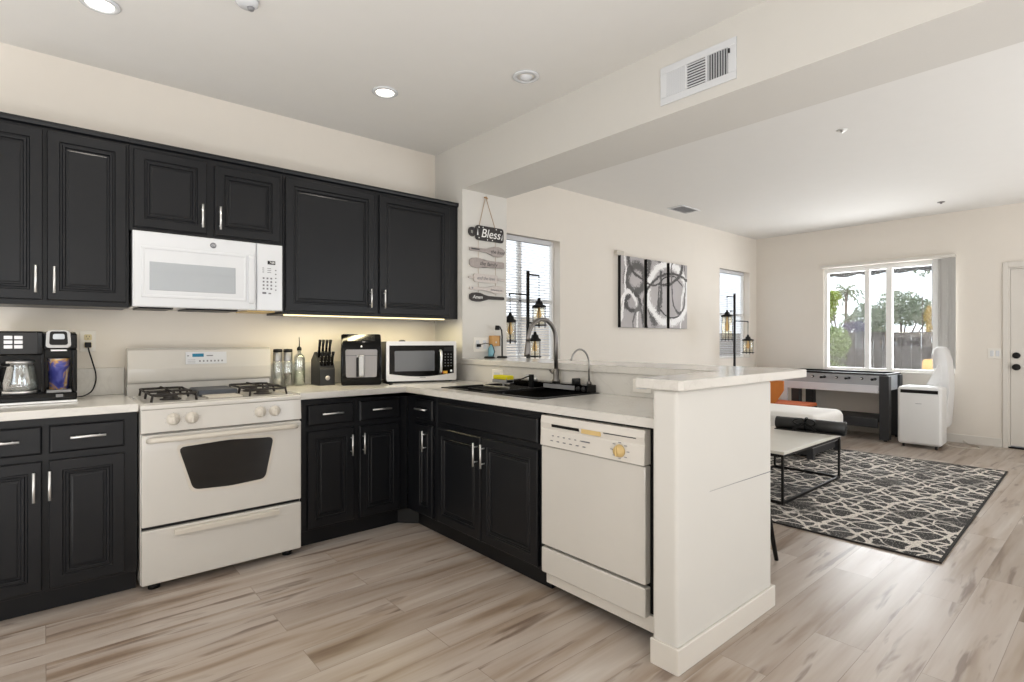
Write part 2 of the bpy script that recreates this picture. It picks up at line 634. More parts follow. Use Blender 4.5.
def tag(o, label=None, cat=None, group=None, kind=None):
    if label:
        o['label'] = label
    if cat:
        o['category'] = cat
    if group:
        o['group'] = group
    if kind:
        o['kind'] = kind
    return o


def struct(o, label=None):
    o['kind'] = 'structure'
    if label:
        o['label'] = label
    return o


def dup(root, loc, label=None, rz=None, sc=None):
    r = root.copy()
    COL.objects.link(r)
    r.location = loc
    if rz is not None:
        r.rotation_euler = (0, 0, rz)
    if label:
        r['label'] = label
    for ch in root.children:
        c = ch.copy()
        COL.objects.link(c)
        c.parent = r
        for g in ch.children:
            d = g.copy()
            COL.objects.link(d)
            d.parent = c
    return r


FACE = Matrix.Rotation(PI / 2, 4, 'X')          # text lying in xy -> standing, readable from -y


def TF(x, y, z):
    return Matrix.Translation((x, y, z)) @ FACE


# ------------------------------------------------------------------ room shell
CZ = 2.745
XR, XL, YF = 5.77, -4.7, -6.9
T = 0.14


def wall_xz(name, y0, y1, x0, x1, z1, holes, m):
    """wall in the xz plane with rectangular holes (hx0,hx1,hz0,hz1)"""
    b = MB()
    x = x0
    for hx0, hx1, hz0, hz1 in sorted(holes):
        b.box(x, hx0, y0, y1, 0, z1)
        if hz0 > 0:
            b.box(hx0, hx1, y0, y1, 0, hz0)
        if hz1 < z1:
            b.box(hx0, hx1, y0, y1, hz1, z1)
        x = hx1
    b.box(x, x1, y0, y1, 0, z1)
    return struct(b.obj(name, m))


def wall_yz(name, x0, x1, y0, y1, z1, holes, m):
    b = MB()
    y = y0
    for hy0, hy1, hz0, hz1 in sorted(holes):
        b.box(x0, x1, y, hy0, 0, z1)
        if hz0 > 0:
            b.box(x0, x1, hy0, hy1, 0, hz0)
        if hz1 < z1:
            b.box(x0, x1, hy0, hy1, hz1, z1)
        y = hy1
    b.box(x0, x1, y, y1, 0, z1)
    return struct(b.obj(name, m))


struct(MB().box(XL - T, XR + T, YF - T, T, -0.1, 0).obj('floor', 'floor'))
struct(MB().box(XL - T, XR + T, YF - T, T, CZ, CZ + 0.1).obj('ceiling', 'ceil'))
W1 = (0.60, 1.479, 1.0, 2.21)
W2 = (4.66, 5.55, 0.95, 2.22)
W3 = (-2.38, -0.94, 0.80, 2.20)          # y range in the right wall
DR = (-3.80, -2.848, 0.0, 2.035)
wall_xz('wall_back', 0, T, XL - T, XR + T, CZ, [W1, W2], 'wall')
wall_yz('wall_right', XR, XR + T, YF, 0, CZ, [DR, W3], 'wall')
wall_xz('wall_front', YF - T, YF, XL - T, XR + T, CZ, [(-3.8, -2.2, 1.1, 2.3), (0.3, 2.9, 0.02, 2.3)], 'wall')
wall_yz('wall_left', XL - T, XL, YF, 0, CZ, [(-3.4, -1.8, 0.9, 2.2)], 'wall')
struct(MB().box(0, 0.447, -0.385, 0, 0, CZ).obj('wall_center', 'wallw'), 'short pale wall pier at end of the kitchen cabinets')
struct(MB().box(0, 0.447, YF, -0.385, 2.392, CZ).obj('trim_1', 'wallw'), 'dropped ceiling beam above the peninsula')
# peninsula wall (low wall under the bar, with return end) and its base
b = MB()
b.box(0, 0.093, -2.60, -0.385, 0, 1.039)
b.box(-0.690, 0.093, -2.693, -2.585, 0, 1.039, 0.014, 3)
struct(b.obj('wall_peninsula', 'wallw'), 'low white wall carrying the raised bar')
b = MB()
b.box(-0.703, 0.106, -2.706, -2.693, 0, 0.096, 0.004, 2)
b.box(-0.7028, -0.690, -2.700, -2.585, 0, 0.0955, 0.002, 2)
b.box(0.093, 0.1058, -2.700, -2.60, 0, 0.0955, 0.004, 2)
b.box(0.093, 0.106, -2.60, -0.385, 0, 0.095, 0.004, 2)
struct(b.obj('baseboard_peninsula', 'trim'))
# thin horizontal seam in the end wall
b = MB()
b.prism([(-0.46, 0.628), (-0.25, 0.625), (-0.1, 0.622), (0.09, 0.619), (0.09, 0.6225), (-0.1, 0.6245), (-0.25, 0.6265), (-0.46, 0.6285)], 'xz', -2.694, -2.6925)
tag(b.obj('wall_crack', 'ink'), 'hairline crack running across the white peninsula end wall', 'crack')

b = MB().box(XR - 0.014, XR, -2.803, 0, 0, 0.10, 0.004, 2)
struct(b.obj('baseboard_right', 'trim'))
b = MB().box(XR - 0.014, XR, YF, -3.87, 0, 0.10, 0.004, 2)
struct(b.obj('baseboard_right', 'trim'))
b = MB().box(0.447, XR - 0.014, -0.014, 0, 0, 0.10, 0.004, 2)
struct(b.obj('baseboard_back', 'trim'))


def window_back(n, w, mull):
    r = bpy.data.objects.new('window_%d' % n, None)
    COL.objects.link(r)
    r['kind'] = 'structure'
    x0, x1, z0, z1 = w
    f = 0.03
    b = MB()
    y0, y1 = 0.09, 0.13
    b.box(x0, x0 + f, y0, y1, z0, z1, 0.004)
    b.box(x1 - f, x1, y0, y1, z0, z1, 0.004)
    b.box(x0 + f, x1 - f, y0, y1, z0, z0 + f, 0.004)
    b.box(x0 + f, x1 - f, y0, y1, z1 - f, z1, 0.004)
    for x in mull:
        b.box(x - 0.02, x + 0.02, y0, y1, z0 + f, z1 - f, 0.004)
    b.box(x0 + f, x1 - f, y0, y1, (z0 + z1) / 2 - 0.02, (z0 + z1) / 2 + 0.02, 0.004)
    b.obj('window_frame', 'vinyl', r)
    MB().box(x0 + f, x1 - f, 0.108, 0.112, z0 + f, z1 - f).obj('pane', 'glass', r)
    MB().box(x0 - 0.0, x1 + 0.0, -0.0, 0.09, z0 - 0.001, z0 + 0.014, 0.003).obj('window_sill', 'trim', r)
    return r


window_back(1, W1, [1.02])
window_back(2, W2, [])

# right-hand picture window with slider
r = bpy.data.objects.new('window_3', None)
COL.objects.link(r)
r['kind'] = 'structure'
y0, y1, z0, z1 = W3
b = MB()
X0, X1 = XR + 0.03, XR + 0.09
f = 0.045
b.box(X0, X1, y0, y0 + f, z0, z1, 0.004)
b.box(X0, X1, y1 - f, y1, z0, z1, 0.004)
b.box(X0, X1, y0 + f, y1 - f, z0, z0 + f, 0.004)
b.box(X0, X1, y0 + f, y1 - f, z1 - 0.06, z1, 0.004)
for yy, w in ((-1.457, 0.028), (-1.704, 0.034), (-2.185, 0.024)):
    b.box(X0, X1, yy - w, yy + w, z0 + f, z1 - 0.06, 0.004)
b.obj('window_frame', 'vinyl', r)
MB().box(XR + 0.058, XR + 0.062, y0 + f, y1 - f, z0 + f, z1 - 0.06).obj('pane', 'glass', r)
MB().box(XR - 0.012, XR + 0.03, y0 - 0.0, y1 + 0.0, z0 - 0.012, z0 + 0.012, 0.003).obj('window_sill', 'trim', r)

# windows added to the unseen walls to let daylight in
for n, (kind, a0, a1, c0, c1) in enumerate([('f', -3.8, -2.2, 1.1, 2.3), ('f', 0.3, 2.9, 0.02, 2.3), ('l', -3.4, -1.8, 0.9, 2.2)]):
    r = bpy.data.objects.new('window_%d' % (n + 4), None)
    COL.objects.link(r)
    r['kind'] = 'structure'
    b = MB()
    if kind == 'f':
        Y = YF - 0.1
        for a in [a0, a1 - 0.06] + [a0 + (a1 - a0) * k / 3 for k in (1, 2)]:
            b.box(a, a + 0.06, Y, Y + 0.05, c0, c1)
        b.box(a0, a1, Y, Y + 0.05, c0, c0 + 0.06)
        b.box(a0, a1, Y, Y + 0.05, c1 - 0.06, c1)
    else:
        X = XL - 0.1
        for a in (a0, (a0 + a1) / 2, a1 - 0.06):
            b.box(X, X + 0.05, a, a + 0.06, c0, c1)
        b.box(X, X + 0.05, a0, a1, c0, c0 + 0.06)
        b.box(X, X + 0.05, a0, a1, c1 - 0.06, c1)
    b.obj('window_frame', 'vinyl', r)

# door in the right wall
r = bpy.data.objects.new('door_1', None)
COL.objects.link(r)
r['kind'] = 'structure'
b = MB()
b.box(XR - 0.018, XR, DR[1], DR[1] + 0.045, 0, DR[3] + 0.062, 0.006)
b.box(XR - 0.018, XR, DR[0] - 0.062, DR[0], 0, DR[3] + 0.062, 0.006)
b.box(XR - 0.018, XR, DR[0], DR[1], DR[3], DR[3] + 0.062, 0.006)
b.box(XR, XR + 0.1, DR[1] - 0.018, DR[1], 0.018, DR[3], 0.002)
b.box(XR, XR + 0.1, DR[0], DR[0] + 0.018, 0.018, DR[3], 0.002)
b.box(XR, XR + 0.1, DR[0] + 0.018, DR[1] - 0.018, DR[3] - 0.018, DR[3], 0.002)
b.obj('door_frame', 'trim', r)
b = MB()
b.M = Matrix.Translation((XR + 0.048, 0, 0)) @ Matrix.Rotation(-PI / 2, 4, 'Z')
PY = lambda y: -y
dprof = [(0, 0), (0, 0.035), (0.002, 0.037)]
b.panel(-(DR[1] - 0.02), -(DR[0] + 0.02), 0.03, DR[3] - 0.02, 0, dprof)
for a0, a1 in ((-DR[1] + 0.14, -DR[1] + 0.42), (-DR[1] + 0.50, -DR[1] + 0.80)):
    for c0, c1 in ((0.25, 0.85), (1.05, 1.85)):
        b.panel(a0, a1, c0, c1, -0.0365, [(0, 0), (0.012, 0.006), (0.024, 0.001), (0.05, 0.006)])
dl = b.obj('door_leaf', 'trim', r)
b = MB().box(XR + 0.0, XR + 0.1, DR[0], DR[1], 0, 0.018, 0.003)
b.obj('threshold', 'black', r)
for zz, nm in ((0.915, 'door_knob'), (1.045, 'deadbolt')):
    b = MB()
    b.lathe([(0.0, 0.0), (0.036, 0.0), (0.036, 0.008), (0.016, 0.014), (0.014, 0.03), (0.03, 0.04), (0.032, 0.055), (0.022, 0.066), (0, 0.068)] if nm == 'door_knob'
            else [(0, 0), (0.035, 0), (0.033, 0.012), (0.018, 0.018), (0, 0.019)], (XR + 0.011, -2.915, zz), axis=(-1, 0, 0))
    b.obj(nm, 'blackm', dl)

# ------------------------------------------------------------------ cabinets
DOORP = [(0, 0), (0, 0.016), (0.004, 0.02), (0.046, 0.02), (0.05, 0.014), (0.056, 0.014), (0.060, 0.0185), (0.068, 0.018), (0.072, 0.010), (0.078, 0.010), (0.084, 0.0125), (0.09, 0.0125)]
SMALLP = [(0, 0), (0, 0.012), (0.006, 0.019), (0.01, 0.02)]


def pull(x, y, z, vert, L=0.13):
    """bar pull whose bar stands 28 mm in front of plane y"""
    b = MB()
    yy = y - 0.028
    h = L / 2
    if vert:
        b.tube([(x, yy, z - h), (x, yy, z + h)], 0.0055, 10)
        for q in (-0.32 * L, 0.32 * L):
            b.tube([(x, y + 0.0005, z + q), (x, yy, z + q)], 0.004, 8)
    else:
        b.tube([(x - h, yy, z), (x + h, yy, z)], 0.0055, 10)
        for q in (-0.32 * L, 0.32 * L):
            b.tube([(x + q, y + 0.0005, z), (x + q, yy, z)], 0.004, 8)
    return b


def cabinet(name, label, group, loc, rz, x0, x1, z0, z1, depth, doors, drawers, toe=False, crown=False, hollow=False):
    r = thing(name, label, 'cabinet', loc, rz, group)
    b = MB()
    zb = z0
    if toe:
        b.box(x0, x1, -(depth - 0.05), -0.003, 0, z0)
    if hollow:
        b.box(x0, x1, -depth, -depth + 0.02, zb, z1, 0.0015, 1)
        b.box(x0, x0 + 0.016, -depth + 0.02, -0.003, zb, z1)
        b.box(x1 - 0.016, x1, -depth + 0.02, -0.003, zb, z1)
        b.box(x0 + 0.016, x1 - 0.016, -depth + 0.02, -0.003, zb, zb + 0.016)
    else:
        b.box(x0, x1, -(depth), -0.003, zb, z1, 0.0015, 1)
    b.obj('body', 'cab', r)
    yf = -depth
    if crown:
        b = MB()
        b.prism([(yf - 0.0, z1 - 0.02), (yf - 0.012, z1 - 0.012), (yf - 0.016, z1 + 0.0), (yf - 0.016, z1 + 0.012), (yf + 0.02, z1 + 0.012), (yf + 0.02, z1)], 'yz', x0, x1)
        b.obj('crown_trim', 'cab', r)
    for (a, c, d, e, hx, hz) in doors:
        p = MB().panel(a, c, d, e, yf, DOORP).obj('door', 'cab', r)
        pull(hx, yf - 0.02, hz, True).obj('handle', 'chrome', p)
    for (a, c, d, e, hz) in drawers:
        p = MB().panel(a, c, d, e, yf, SMALLP).obj('drawer' if hz else 'false_drawer_front', 'cab', r)
        if hz:
            pull((a + c) / 2, yf - 0.02, hz, False).obj('handle', 'chrome', p)
    return r


G1 = 'black wall cabinets'
cabinet('wall_cabinet', 'tall black two-door wall cabinet left of the built-in white microwave', G1, (0, 0, 0), 0, -2.80, -2.108, 1.395, 2.275, 0.325,
        [(-2.768, -2.450, 1.42, 2.243, -2.476, 1.517), (-2.435, -2.120, 1.42, 2.243, -2.408, 1.517)], [], crown=True)
cabinet('wall_cabinet', 'short black two-door wall cabinet above the built-in white microwave', G1, (0, 0, 0), 0, -2.107, -1.326, 1.805, 2.275, 0.325,
        [(-2.088, -1.746, 1.825, 2.235, -1.772, 1.921), (-1.706, -1.345, 1.825, 2.225, -1.682, 1.921)], [], crown=True)
cabinet('wall_cabinet', 'wide black two-door wall cabinet at the right end, beside the hanging sign', G1, (0, 0, 0), 0, -1.325, -0.003, 1.385, 2.275, 0.325,
        [(-1.311, -0.713, 1.405, 2.235, -0.750, 1.508), (-0.675, -0.088, 1.405, 2.235, -0.648, 1.508)], [], crown=True)
G2 = 'black base cabinets'
DZ0, DZ1, WZ0, WZ1 = 0.115, 0.686, 0.718, 0.842
cabinet('base_cabinet', 'black base cabinet left of the stove, under the coffee maker', G2, (0, 0, 0), 0, -2.765, -2.101, 0.10, 0.879, 0.605,
        [(-2.73, -2.452, DZ0, DZ1, -2.480, 0.58), (-2.429, -2.153, DZ0, DZ1, -2.427, 0.58)],
        [(-2.73, -2.452, WZ0, WZ1, 0.785), (-2.429, -2.153, WZ0, WZ1, 0.785)], toe=True)
cabinet('base_cabinet', 'black base cabinet right of the stove, two doors and two drawers', G2, (0, 0, 0), 0, -1.326, -0.605, 0.10, 0.879, 0.605,
        [(-1.279, -0.994, DZ0, DZ1, -1.014, 0.58), (-0.955, -0.675, DZ0, DZ1, -0.935, 0.58)],
        [(-1.279, -0.994, WZ0, WZ1, 0.785), (-0.955, -0.675, WZ0, WZ1, 0.785)], toe=True)
cabinet('base_cabinet', 'narrow black base cabinet in the corner before the sink cabinet', G2, (0, 0, 0), -PI / 2, 0.605, 0.96, 0.10, 0.879, 0.605,
        [(0.735, 0.932, DZ0, DZ1, 0.864, 0.588)], [(0.735, 0.932, WZ0, WZ1, 0.785)], toe=True)
cabinet('sink_cabinet', 'black two-door sink base cabinet with plain false drawer front', G2, (0, 0, 0), -PI / 2, 0.961, 1.912, 0.10, 0.879, 0.605,
        [(0.991, 1.422, DZ0, DZ1, 1.395, 0.59), (1.432, 1.879, DZ0, DZ1, 1.462, 0.59)], [(0.991, 1.879, WZ0, WZ1, 0)], toe=True, hollow=True)
b = MB()
b.prism([(-0.655, -0.557), (-0.604, -0.557), (-0.557, -0.604), (-0.557, -0.665)], 'xy', 0, 0.098)
tag(b.obj('toe_kick_corner', 'cabin'), 'black diagonal toe board closing the inner corner of base cabinets', 'toe board')
# LED strip and its light
b = MB().box(-1.31, -0.12, -0.315, -0.29, 1.376, 1.3848)
tag(b.obj('cabinet_light_strip', 'led'), 'glowing warm light strip under the right wall cabinet', 'light')
area('strip_glow', (-0.71, -0.287, 1.370), (0, 0, 0), 1.1, 0.03, 6.5, (1, 0.86, 0.52))
area('cabinet_glow_left', (-2.46, -0.287, 1.379), (0, 0, 0), 0.6, 0.03, 0.8, (1, 0.88, 0.6))  # unseen warm lamp under the left cabinet, without a strip

# ------------------------------------------------------------------ counters
CT = 0.917
r = thing('countertop', 'pale veined stone counter left of the stove', 'countertop')
MB().box(-2.80, -2.099, -0.638, -0.001, 0.879, CT, 0.004, 2).obj('slab', 'quartz', r)
MB().box(-2.80, -2.099, -0.02, -0.001, CT, 1.068, 0.002, 1).obj('backsplash', 'quartz', r)
r = thing('countertop', 'pale L-shaped stone counter running from stove around the sink', 'countertop')
b = MB()
sx0, sx1, sy0, sy1 = -0.505, -0.045, -1.765, -0.885
b.prism([(-1.328, -0.001), (-1.328, -0.638), (-0.638, -0.638), (-0.638, sy1), (-0.001, sy1), (-0.001, -0.001)], 'xy', 0.879, CT)
b.prism([(-0.638, sy1), (-0.638, -2.584), (-0.001, -2.584), (-0.001, sy0), (sx0, sy0), (sx0, sy1)], 'xy', 0.879, CT)
b.box(sx1, -0.001, sy0, sy1, 0.879, CT)
b.obj('slab', 'quartz', r)
b = MB()
b.box(-1.328, -0.001, -0.02, -0.001, CT, 1.068, 0.002, 1)
b.box(-0.02, -0.001, -2.584, -0.02, CT, 1.039, 0.002, 1)
b.obj('backsplash', 'quartz', r)
b = MB()
b.prism([(-0.03, -0.386), (0.46, -0.386), (0.46, -2.68), (0.42, -2.722), (-0.69, -2.722), (-0.705, -2.707), (-0.705, -2.52), (-0.03, -2.52)], 'xy', 1.04, 1.079, bev=0.004)
tag(b.obj('raised_bar_counter', 'quartz'), 'raised white stone bar counter above the sink and white end wall', 'bar counter')

# ------------------------------------------------------------------ sink
r = thing('sink', 'black workstation sink set in the pale counter under the faucet', 'sink')
b = MB()
x0, x1, y0, y1 = sx0 - 0.012, sx1 + 0.012, sy0 - 0.012, sy1 + 0.012
ox0, ox1, oy0, oy1 = sx0 + 0.018, sx1 - 0.018, sy0 + 0.018, sy1 - 0.018
t = CT + 0.005
for (a, c, d, e) in ((x0, x1, y0, oy0), (x0, x1, oy1, y1), (x0, ox0, oy0, oy1), (ox1, x1, oy0, oy1)):
    b.box(a, c, d, e, CT + 0.0002, t, 0.001, 1)
b.obj('rim', 'blackm', r)
b = MB()
zb = 0.72
b.box(ox0 - 0.01, ox1 + 0.01, oy0 - 0.01, oy1 + 0.01, zb - 0.006, zb)
b.box(ox0 - 0.01, ox0, oy0, oy1, zb, CT)
b.box(ox1, ox1 + 0.01, oy0, oy1, zb, CT)
b.box(ox0 - 0.01, ox1 + 0.01, oy0 - 0.01, oy0, zb, CT)
b.box(ox0 - 0.01, ox1 + 0.01, oy1, oy1 + 0.01, zb, CT)
b.obj('basin', 'blackm', r)
b = MB()
b.box(-0.115, -0.035, -1.755, -1.08, t, 0.966, 0.004, 2)
b.obj('deck', 'blackg', r)
MB().box(-0.117, -0.1148, -1.66, -1.40, 0.932, 0.958, 0.001, 1).obj('display_panel', 'grey', r, )
for yy in (-1.69, -1.73):
    b = MB()
    b.lathe([(0, 0), (0.014, 0), (0.013, 0.012), (0, 0.013)], (-0.115, yy, 0.943), axis=(-1, 0, 0), n=16)
    b.obj('control_knob', 'dgrey', r)
b = MB()
b.lathe([(0, 0), (0.026, 0), (0.026, 0.028), (0.024, 0.032), (0, 0.032)], (-0.075, -1.635, 0.966), n=20)
b.obj('cup_rinser', 'dgrey', r)
# sliding tray with slats lying on the sink ledge
r = thing('drying_tray', 'black slatted tray with steel bar lying over the black sink', 'tray')
b = MB()
b.box(-0.50, -0.125, -1.15, -1.135, t, t + 0.014, 0.002)
b.box(-0.50, -0.125, -1.42, -1.405, t, t + 0.014, 0.002)
for k in range(9):
    x = -0.49 + k * 0.04
    b.box(x, x + 0.012, -1.405, -1.15, t + 0.003, t + 0.011, 0.002)
b.obj('slats', 'blackm', r)
b = MB()
b.box(-0.40, -0.388, -1.40, -1.16, t + 0.014, t + 0.028, 0.003)
b.obj('front_bar', 'steel', r)
r = thing('caddy', 'small black and steel caddy at the sink holding yellow sponge', 'caddy', (-0.27, -1.19, t + 0.0))
b = MB()
b.box(-0.03, 0.03, -0.075, 0.065, 0.035, 0.055, 0.003)
b.tube([(-0.025, -0.04, 0.036), (-0.025, -0.04, -0.03)], 0.006, 8)
b.box(-0.03, 0.03, -0.075, -0.071, 0.035, 0.07)
b.obj('cup', 'grey', r)
b = MB()
b.tube([(0.03, -0.06, 0.05), (0.06, -0.12, 0.062), (0.1, -0.16, 0.085)], 0.004, 8)
b.box(0.085, 0.11, -0.175, -0.15, 0.0, 0.09, 0.004)
b.obj('bracket', 'black', r)
b = MB().box(-0.03, 0.03, -0.072, 0.062, 0, 0.026, 0.006, 4)
o = b.obj('sponge', 'yellow', loc=(-0.27, -1.195, t + 0.0555))
tag(o, 'yellow sponge lying on the small caddy in black sink', 'sponge')

def soap(x, y, h):
    r = thing('soap_pump', 'x', 'soap dispenser', (x, y, 0.966))
    MB().lathe([(0, 0), (0.014, 0), (0.013, h * 0.6), (0.008, h * 0.75), (0.008, h), (0, h)], n=18).obj('body', 'chrome', r)
    MB().tube([(0, 0, h), (0, 0, h + 0.004), (-0.03, 0, h + 0.004)], 0.004, 8).obj('spout', 'chrome', r)
    return r


tag(soap(-0.075, -1.225, 0.026), 'left of two short chrome buttons on the black sink deck', group='sink deck buttons')
tag(soap(-0.075, -1.285, 0.026), 'right of two short chrome buttons on the black sink deck', group='sink deck buttons')

# faucets
r = thing('kitchen_faucet', 'tall dark steel gooseneck kitchen faucet behind the black sink', 'faucet', (-0.06, -1.455, 0.966))
b = MB()
pts = [(0, 0, 0), (0, 0, 0.25)]
R = 0.118
for k in range(1, 17):
    a = PI * k / 16
    pts.append((-R + R * math.cos(a), 0, 0.25 + R * 1.12 * math.sin(a)))
b.tube(pts, 0.0125, 14)
b.lathe([(0, 0), (0.026, 0), (0.026, 0.01), (0.018, 0.02), (0.018, 0.08), (0, 0.08)])
b.obj('spout', 'dsteel', r)
b = MB()
b.tube([(-2 * R, 0, 0.251), (-2 * R, 0, 0.235), (-2 * R - 0.004, 0, 0.18), (-2 * R - 0.006, 0, 0.16)], [0.0125, 0.016, 0.019, 0.018], 14)
b.obj('spray_head', 'dsteel', r)
b = MB()
b.tube([(0, 0.012, 0.05), (0, 0.035, 0.055), (0, 0.055, 0.07)], [0.009, 0.007, 0.005], 10)
b.obj('lever', 'dsteel', r)
r = thing('filter_faucet', 'thin steel drinking water faucet with small hooked spout', 'faucet', (-0.06, -1.722, 0.966))
b = MB()
pts = [(0, 0, 0), (0, 0, 0.115)]
R = 0.078
for k in range(1, 13):
    a = PI * 0.9 * k / 12
    pts.append((-R + R * math.cos(a), 0, 0.115 + R * 1.15 * math.sin(a)))
b.tube(pts, 0.0055, 10)
b.obj('spout', 'steel', r)
MB().lathe([(0, 0), (0.014, 0), (0.014, 0.012), (0.008, 0.02), (0, 0.02)], n=18).obj('base', 'dsteel', r)

# ------------------------------------------------------------------ stove
SX0, SX1 = -2.094, -1.333
r = thing('stove', 'bisque freestanding gas stove between the black base cabinets', 'stove', ((SX0 + SX1) / 2, 0, 0))
w = (SX1 - SX0) / 2
b = MB()
b.box(-w, w, -0.645, -0.03, 0.035, 0.885, 0.003)
b.box(-w + 0.004, w - 0.004, -0.6465, -0.644, 0.25, 0.50, mi=1)  # dark strip behind the door and drawer seam, painting its shade
b.obj('body', ['bisque', 'cabin'], r)
for x in (-w + 0.06, w - 0.06):
    for y in (-0.61, -0.12):
        MB().lathe([(0, 0), (0.026, 0), (0.026, 0.02), (0.012, 0.028), (0.012, 0.036), (0, 0.036)], (x, y, 0), n=18).obj('foot', 'black', r)
b = MB()
b.box(-w - 0.002, w + 0.002, -0.668, -0.10, 0.885, 0.908, 0.007, 4)
b.box(-w + 0.02, w - 0.02, -0.60, -0.12, 0.905, 0.9105, 0.002)
b.obj('cooktop', 'bisque', r)
b = MB()
b.prism([(-0.645, 0.765), (-0.672, 0.775), (-0.664, 0.884), (-0.645, 0.884)], 'yz', -w, w, bev=0.003)
cp = b.obj('control_panel', 'bisque', r)
for x in (-1.960, -1.880, -1.553, -1.478):
    b = MB()
    c = (x - (SX0 + SX1) / 2, -0.667, 0.832)
    b.lathe([(0, 0), (0.030, 0), (0.030, 0.004), (0.024, 0.008), (0.022, 0.022), (0.019, 0.026), (0, 0.027)], c, axis=(0, -1, -0.07))
    b.box(c[0] - 0.0045, c[0] + 0.0045, c[1] - 0.036, c[1] - 0.018, c[2] - 0.021, c[2] + 0.021, 0.002)
    b.obj('knob', 'bisque2', cp)
    b = MB()
    for k in range(9):
        a = -PI * 0.85 + k * PI * 1.7 / 8 + PI / 2
        b.box(c[0] + 0.037 * math.cos(a) - 0.001, c[0] + 0.037 * math.cos(a) + 0.001, -0.6705, -0.6685, c[2] + 0.034 * math.sin(a) - 0.001, c[2] + 0.034 * math.sin(a) + 0.001)
    b.obj('dial_mark', 'ink', cp)
b = MB()
b.box(-w + 0.002, w - 0.002, -0.675, -0.647, 0.319, 0.7635, 0.006, 3)
od = b.obj('oven_door', 'bisque', r)


def rounded(poly, rad, seg=5):
    out = []
    n = len(poly)
    for i in range(n):
        p, a, c = Vector(poly[i]), Vector(poly[i - 1]), Vector(poly[(i + 1) % n])
        u, v = (a - p).normalized(), (c - p).normalized()
        A, B = p + u * rad, p + v * rad
        for k in range(seg + 1):
            t_ = k / seg
            out.append(tuple((1 - t_) ** 2 * A + 2 * t_ * (1 - t_) * p + t_ * t_ * B))
    return out


def arcpts(p, q, sag, n=8):
    return [(p[0] + (q[0] - p[0]) * k / n, p[1] + (q[1] - p[1]) * k / n + sag * math.sin(PI * k / n)) for k in range(n + 1)]


def ovwin(g):
    top = arcpts((0.226 + g, 0.690 + g), (-0.226 - g, 0.690 + g), 0.012)
    bot = arcpts((-0.162 - g, 0.470 - g), (0.182 + g, 0.470 - g), -0.010)
    return rounded([top[0]] + [top[4]] + [top[-1], bot[0], bot[4], bot[-1]], 0.028)


MB().prism(ovwin(0.012), 'xz', -0.6775, -0.674, bev=0.001).obj('window_bezel', 'bisque2', od)
MB().prism(ovwin(0.0), 'xz', -0.6795, -0.676, bev=0.0005).obj('window_glass', 'oven', od)
b = MB()
b.tube([(-w + 0.03, -0.674, 0.735), (-w + 0.045, -0.712, 0.742), (-w + 0.08, -0.722, 0.742), (w - 0.08, -0.722, 0.742), (w - 0.045, -0.712, 0.742), (w - 0.03, -0.674, 0.735)], 0.0125, 12)
b.obj('oven_handle', 'bisque2', od)
b = MB()
b.box(-w + 0.002, w - 0.002, -0.675, -0.647, 0.038, 0.302, 0.006, 3)
dr = b.obj('drawer', 'bisque', r)
b = MB()
b.prism([(-0.675, 0.268), (-0.702, 0.264), (-0.702, 0.284), (-0.696, 0.290), (-0.675, 0.292)], 'yz', -0.245, 0.250, bev=0.001)
b.obj('drawer_pull', 'bisque2', dr)
b = MB()
b.prism([(-0.10, 0.90), (-0.095, 0.975), (-0.115, 0.982), (-0.12, 0.99), (-0.125, 1.06), (-0.112, 1.165), (-0.095, 1.178), (-0.04, 1.178), (-0.03, 0.90)], 'yz', -w, w, bev=0.003)
bg = b.obj('backguard', 'bisque', r)
b = MB()
zb_ = Matrix.Translation((0, -0.1205, 1.115)) @ Matrix.Rotation(-0.12, 4, 'X')
b.box(-0.10, 0.12, -0.002, 0.002, -0.035, 0.038, 0.001, 1, mat4=zb_)
b.obj('keypad', 'white', bg)
b = MB()
b.box(-0.065, -0.005, -0.003, 0.0, 0.008, 0.028, mat4=zb_)
b.obj('clock_display', 'display', bg)
b = MB()
for k in range(7):
    b.box(-0.03 + k * 0.02, -0.022 + k * 0.02, -0.003, 0, -0.022, -0.012, mat4=zb_)
for xx, ln in ((-0.092, 0.01), (0.01, 0.035)):
    b.box(xx, xx + ln, -0.003, 0, 0.012, 0.018, mat4=zb_)
for k in range(3):
    b.box(-0.09, -0.05, -0.003, 0, -0.01 - k * 0.009, -0.0085 - k * 0.009, mat4=zb_)
b.obj('printed_marks', 'ink', bg)


def grate(cx, cy):
    b = MB()
    z = 0.947
    h = 0.10
    loop = []
    for sx, sy in ((-1, -1), (1, -1), (1, 1), (-1, 1)):
        for k in range(4):
            a = math.atan2(sy, sx) - PI / 4 + k * PI / 6
            loop.append((cx + sx * (h - 0.02) + 0.02 * math.cos(a), cy + sy * (h + 0.012 - 0.02) + 0.02 * math.sin(a), z))
    b.tube(loop, 0.0058, 6, closed=True)
    for sx, sy in ((-1, -1), (1, -1), (1, 1), (-1, 1)):
        b.tube([(cx + sx * (h - 0.006), cy + sy * (h + 0.006), z), (cx + sx * h, cy + sy * (h + 0.01), 0.911)], 0.0058, 6)
    for dx, dy in ((1, 0), (-1, 0), (0, 1), (0, -1)):
        e = h if dx else h + 0.012
        b.tube([(cx + dx * e, cy + dy * e, z), (cx + dx * (e - 0.01), cy + dy * (e - 0.01), z + 0.008), (cx + dx * 0.028, cy + dy * 0.028, z + 0.008)], 0.0055, 6)
    return b


